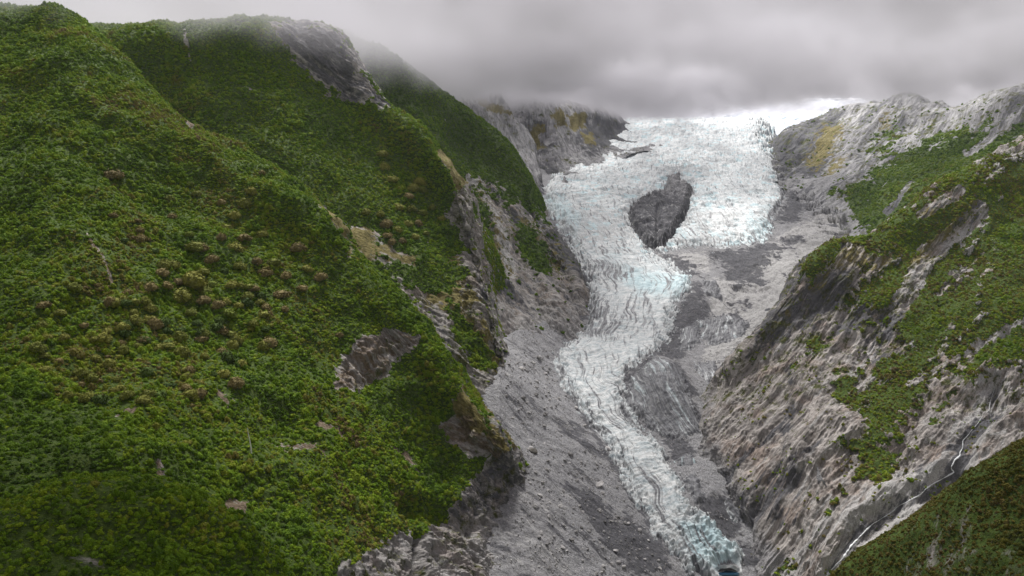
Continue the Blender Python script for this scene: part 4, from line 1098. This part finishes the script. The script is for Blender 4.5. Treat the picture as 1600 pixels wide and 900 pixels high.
# ------------------------------------------------------------------ air: cloud round the tops, haze
def build_air():
    def box(name, lo, hi, mat, **props):
        import bmesh
        bm = bmesh.new(); bmesh.ops.create_cube(bm, size=1)
        for v in bm.verts: v.co = [(lo[k] + hi[k]) / 2 + v.co[k] * (hi[k] - lo[k]) for k in range(3)]
        me = bpy.data.meshes.new(name); bm.to_mesh(me); bm.free(); me.materials.append(mat)
        return put(name, me, **props)
    def cloud(name, lo, hi, label):
        M = Mat(name)
        p = M.pos()
        sep = M.n('ShaderNodeSeparateXYZ'); M.l(p, sep.inputs[0])
        X, Y, Z = (sep.outputs[k] for k in 'XYZ')
        n = M.noise(p, 1 / 420, 3, 0.55)
        n2 = M.noise(p, 1 / 140, 5, 0.66, 0.8)
        # the base of the deck: 740 m, higher over the snow at the head of the glacier
        dx = M.math('DIVIDE', M.math('SUBTRACT', X, 1650), 800); dy = M.math('DIVIDE', M.math('SUBTRACT', Y, 3900), 1300)
        r2 = M.math('ADD', M.math('MULTIPLY', dx, dx), M.math('MULTIPLY', dy, dy))
        base = M.math('ADD', M.math('ADD', M.maprange(X, -600, 600, 668, 748), M.maprange(X, 1100, 1700, 0, -12)), M.maprange(r2, 0.3, 1.4, 75, 0))
        h = M.math('DIVIDE', M.math('SUBTRACT', Z, base), 90)
        f = M.math('ADD', h, M.math('ADD', M.math('MULTIPLY', M.math('SUBTRACT', n, 0.5), 3.0), M.math('MULTIPLY', M.math('SUBTRACT', n2, 0.5), 2.6)))
        f = M.maprange(f, 0.0, 1.1)
        f = M.math('MULTIPLY', f, M.maprange(Z, hi[2] - 90, hi[2] - 5, 1, 0))
        for ax, k in ((X, 0), (Y, 1)):
            f = M.math('MULTIPLY', f, M.maprange(ax, lo[k], lo[k] + 250))
            f = M.math('MULTIPLY', f, M.maprange(ax, hi[k] - 400, hi[k], 1, 0))
        v = M.n('ShaderNodeVolumePrincipled')
        v.inputs['Color'].default_value = (0.50, 0.487, 0.515, 1); v.inputs['Anisotropy'].default_value = 0.2
        # shaped for light: thickened to dim near and far ground, thinned over the middle
        thick = M.math('ADD', M.math('ADD', M.maprange(Y, 700, 1100, 0.95, 0.0), M.maprange(X, -350, 150, 0.34, 0.8)), M.math('ADD', M.maprange(Y, 1900, 2700, 0, 0.35), M.math('MULTIPLY', M.maprange(X, 100, 450, 1, 0), M.maprange(Y, 1700, 2100, 0, 0.35))))
        M.l(M.math('MULTIPLY', M.math('MULTIPLY', f, thick), 0.0095), v.inputs['Density'])
        M.l(v.outputs[0], M.out.inputs['Volume'])
        M.m.cycles.volume_step_rate = 0.17
        return box(name, lo, hi, M.m, kind='stuff', label=label, category='cloud')
    cloud('cloud', (-2700, -900, 600), (3700, 5700, 930), 'grey cloud deck hanging over the valley and hiding the mountain tops')  # deck carried on unseen over the camera to shade the foreground
    M = Mat('haze')
    v = M.n('ShaderNodeVolumePrincipled')
    v.inputs['Color'].default_value = (0.80, 0.86, 0.96, 1); v.inputs['Density'].default_value = 1.7e-5; v.inputs['Anisotropy'].default_value = 0.0
    M.l(v.outputs[0], M.out.inputs['Volume'])
    box('haze', (-16000, -9500, -62), (16000, 21500, 1150), M.m, kind='stuff')

# ------------------------------------------------------------------ sky, sun, camera
SUN_EL, SUN_AZ = 56, -8        # azimuth from +Y towards +X: high, beyond and to the right
def build_light():
    w = bpy.data.worlds.new('World'); scene.world = w; w.use_nodes = True
    t = w.node_tree; t.nodes.clear()
    def n(typ, **kw):
        nd = t.nodes.new(typ)
        for k, v in kw.items(): setattr(nd, k, v)
        return nd
    L = t.links.new
    out = n('ShaderNodeOutputWorld'); bg = n('ShaderNodeBackground'); bg.inputs['Strength'].default_value = 0.1
    sky = n('ShaderNodeTexSky', sky_type='NISHITA'); sky.sun_disc = False; sky.sun_elevation = R(SUN_EL); sky.sun_rotation = R(SUN_AZ)
    tc = n('ShaderNodeTexCoord')
    sep = n('ShaderNodeSeparateXYZ'); L(tc.outputs['Generated'], sep.inputs[0])
    zz = n('ShaderNodeMath', operation='ABSOLUTE'); L(sep.outputs['Z'], zz.inputs[0])
    za = n('ShaderNodeMath', operation='ADD'); L(zz.outputs[0], za.inputs[0]); za.inputs[1].default_value = 0.22
    div = n('ShaderNodeVectorMath', operation='DIVIDE'); L(tc.outputs['Generated'], div.inputs[0])
    cmb = n('ShaderNodeCombineXYZ'); L(za.outputs[0], cmb.inputs[0]); L(za.outputs[0], cmb.inputs[1]); cmb.inputs[2].default_value = 1
    L(cmb.outputs[0], div.inputs[1])
    mp = n('ShaderNodeMapping'); L(div.outputs[0], mp.inputs[0]); mp.inputs['Location'].default_value = (3.1, 1.7, 0); mp.inputs['Scale'].default_value = (0.55, 0.8, 0.3)
    no = n('ShaderNodeTexNoise'); L(mp.outputs[0], no.inputs['Vector']); no.inputs['Scale'].default_value = 1.0; no.inputs['Detail'].default_value = 6; no.inputs['Roughness'].default_value = 0.5; no.inputs['Distortion'].default_value = 0.3
    cr = n('ShaderNodeValToRGB'); L(no.outputs['Fac'], cr.inputs[0])
    st = [(0.30, (1.7, 1.59, 1.72)), (0.5, (2.2, 2.09, 2.24)), (0.70, (2.75, 2.66, 2.8))]
    while len(cr.color_ramp.elements) < 3: cr.color_ramp.elements.new(0.5)
    for e, (p, c) in zip(cr.color_ramp.elements, st): e.position = p; e.color = (*[k / 10 for k in c], 1)
    mul = n('ShaderNodeVectorMath', operation='SCALE'); L(cr.outputs[0], mul.inputs[0])
    zen = n('ShaderNodeMapRange'); L(sep.outputs['Z'], zen.inputs['Value'])         # an overcast sky is brightest overhead
    for k, v in (('From Min', 0.25), ('From Max', 1.0), ('To Min', 9.0), ('To Max', 13.0)): zen.inputs[k].default_value = v
    L(zen.outputs[0], mul.inputs['Scale'])
    mx = n('ShaderNodeMix', data_type='RGBA'); mx.inputs[0].default_value = 0.95; L(sky.outputs[0], mx.inputs[6]); L(mul.outputs[0], mx.inputs[7])
    L(mx.outputs[2], bg.inputs['Color']); L(bg.outputs[0], out.inputs[0])
    s = bpy.data.lights.new('sun', 'SUN'); s.energy = 5.0; s.angle = R(11); s.color = (1, 0.985, 0.955)
    o = bpy.data.objects.new('sun', s); COL.objects.link(o)
    az, el = R(SUN_AZ), R(SUN_EL)
    from mathutils import Vector
    d = Vector((math.sin(az) * math.cos(el), math.cos(az) * math.cos(el), math.sin(el)))
    o.rotation_euler = d.to_track_quat('Z', 'Y').to_euler(); o.location = d * 3000
    c = bpy.data.cameras.new('camera'); c.lens = LENS; c.sensor_width = 36; c.clip_start = 1; c.clip_end = 60000
    co = bpy.data.objects.new('camera', c); COL.objects.link(co); co.location = (0, 0, CAM_Z); co.rotation_euler = (math.pi / 2 - PITCH, 0, 0)
    scene.camera = co
    vs = scene.view_settings; vs.view_transform = 'Standard'; vs.look = 'None'; vs.exposure = 1.25; vs.gamma = 1
    cy = scene.cycles; cy.max_bounces = 8; cy.diffuse_bounces = 3; cy.glossy_bounces = 2; cy.transmission_bounces = 2; cy.volume_bounces = 4; cy.transparent_max_bounces = 8
    cy.use_denoising = True; cy.volume_max_steps = 256; cy.sample_clamp_indirect = 4

import time
T0 = time.time()
for fn in (build_ground, build_valley, build_snow, build_backleft, build_backright, build_farleft, build_mid, build_left, build_knoll, build_right, build_spur, build_forests, build_trees, build_boulders, build_water, build_air, build_light):
    t1 = time.time(); fn(); print('STEP', fn.__name__, round(time.time() - t1, 1))
print('TOTAL', round(time.time() - T0, 1))
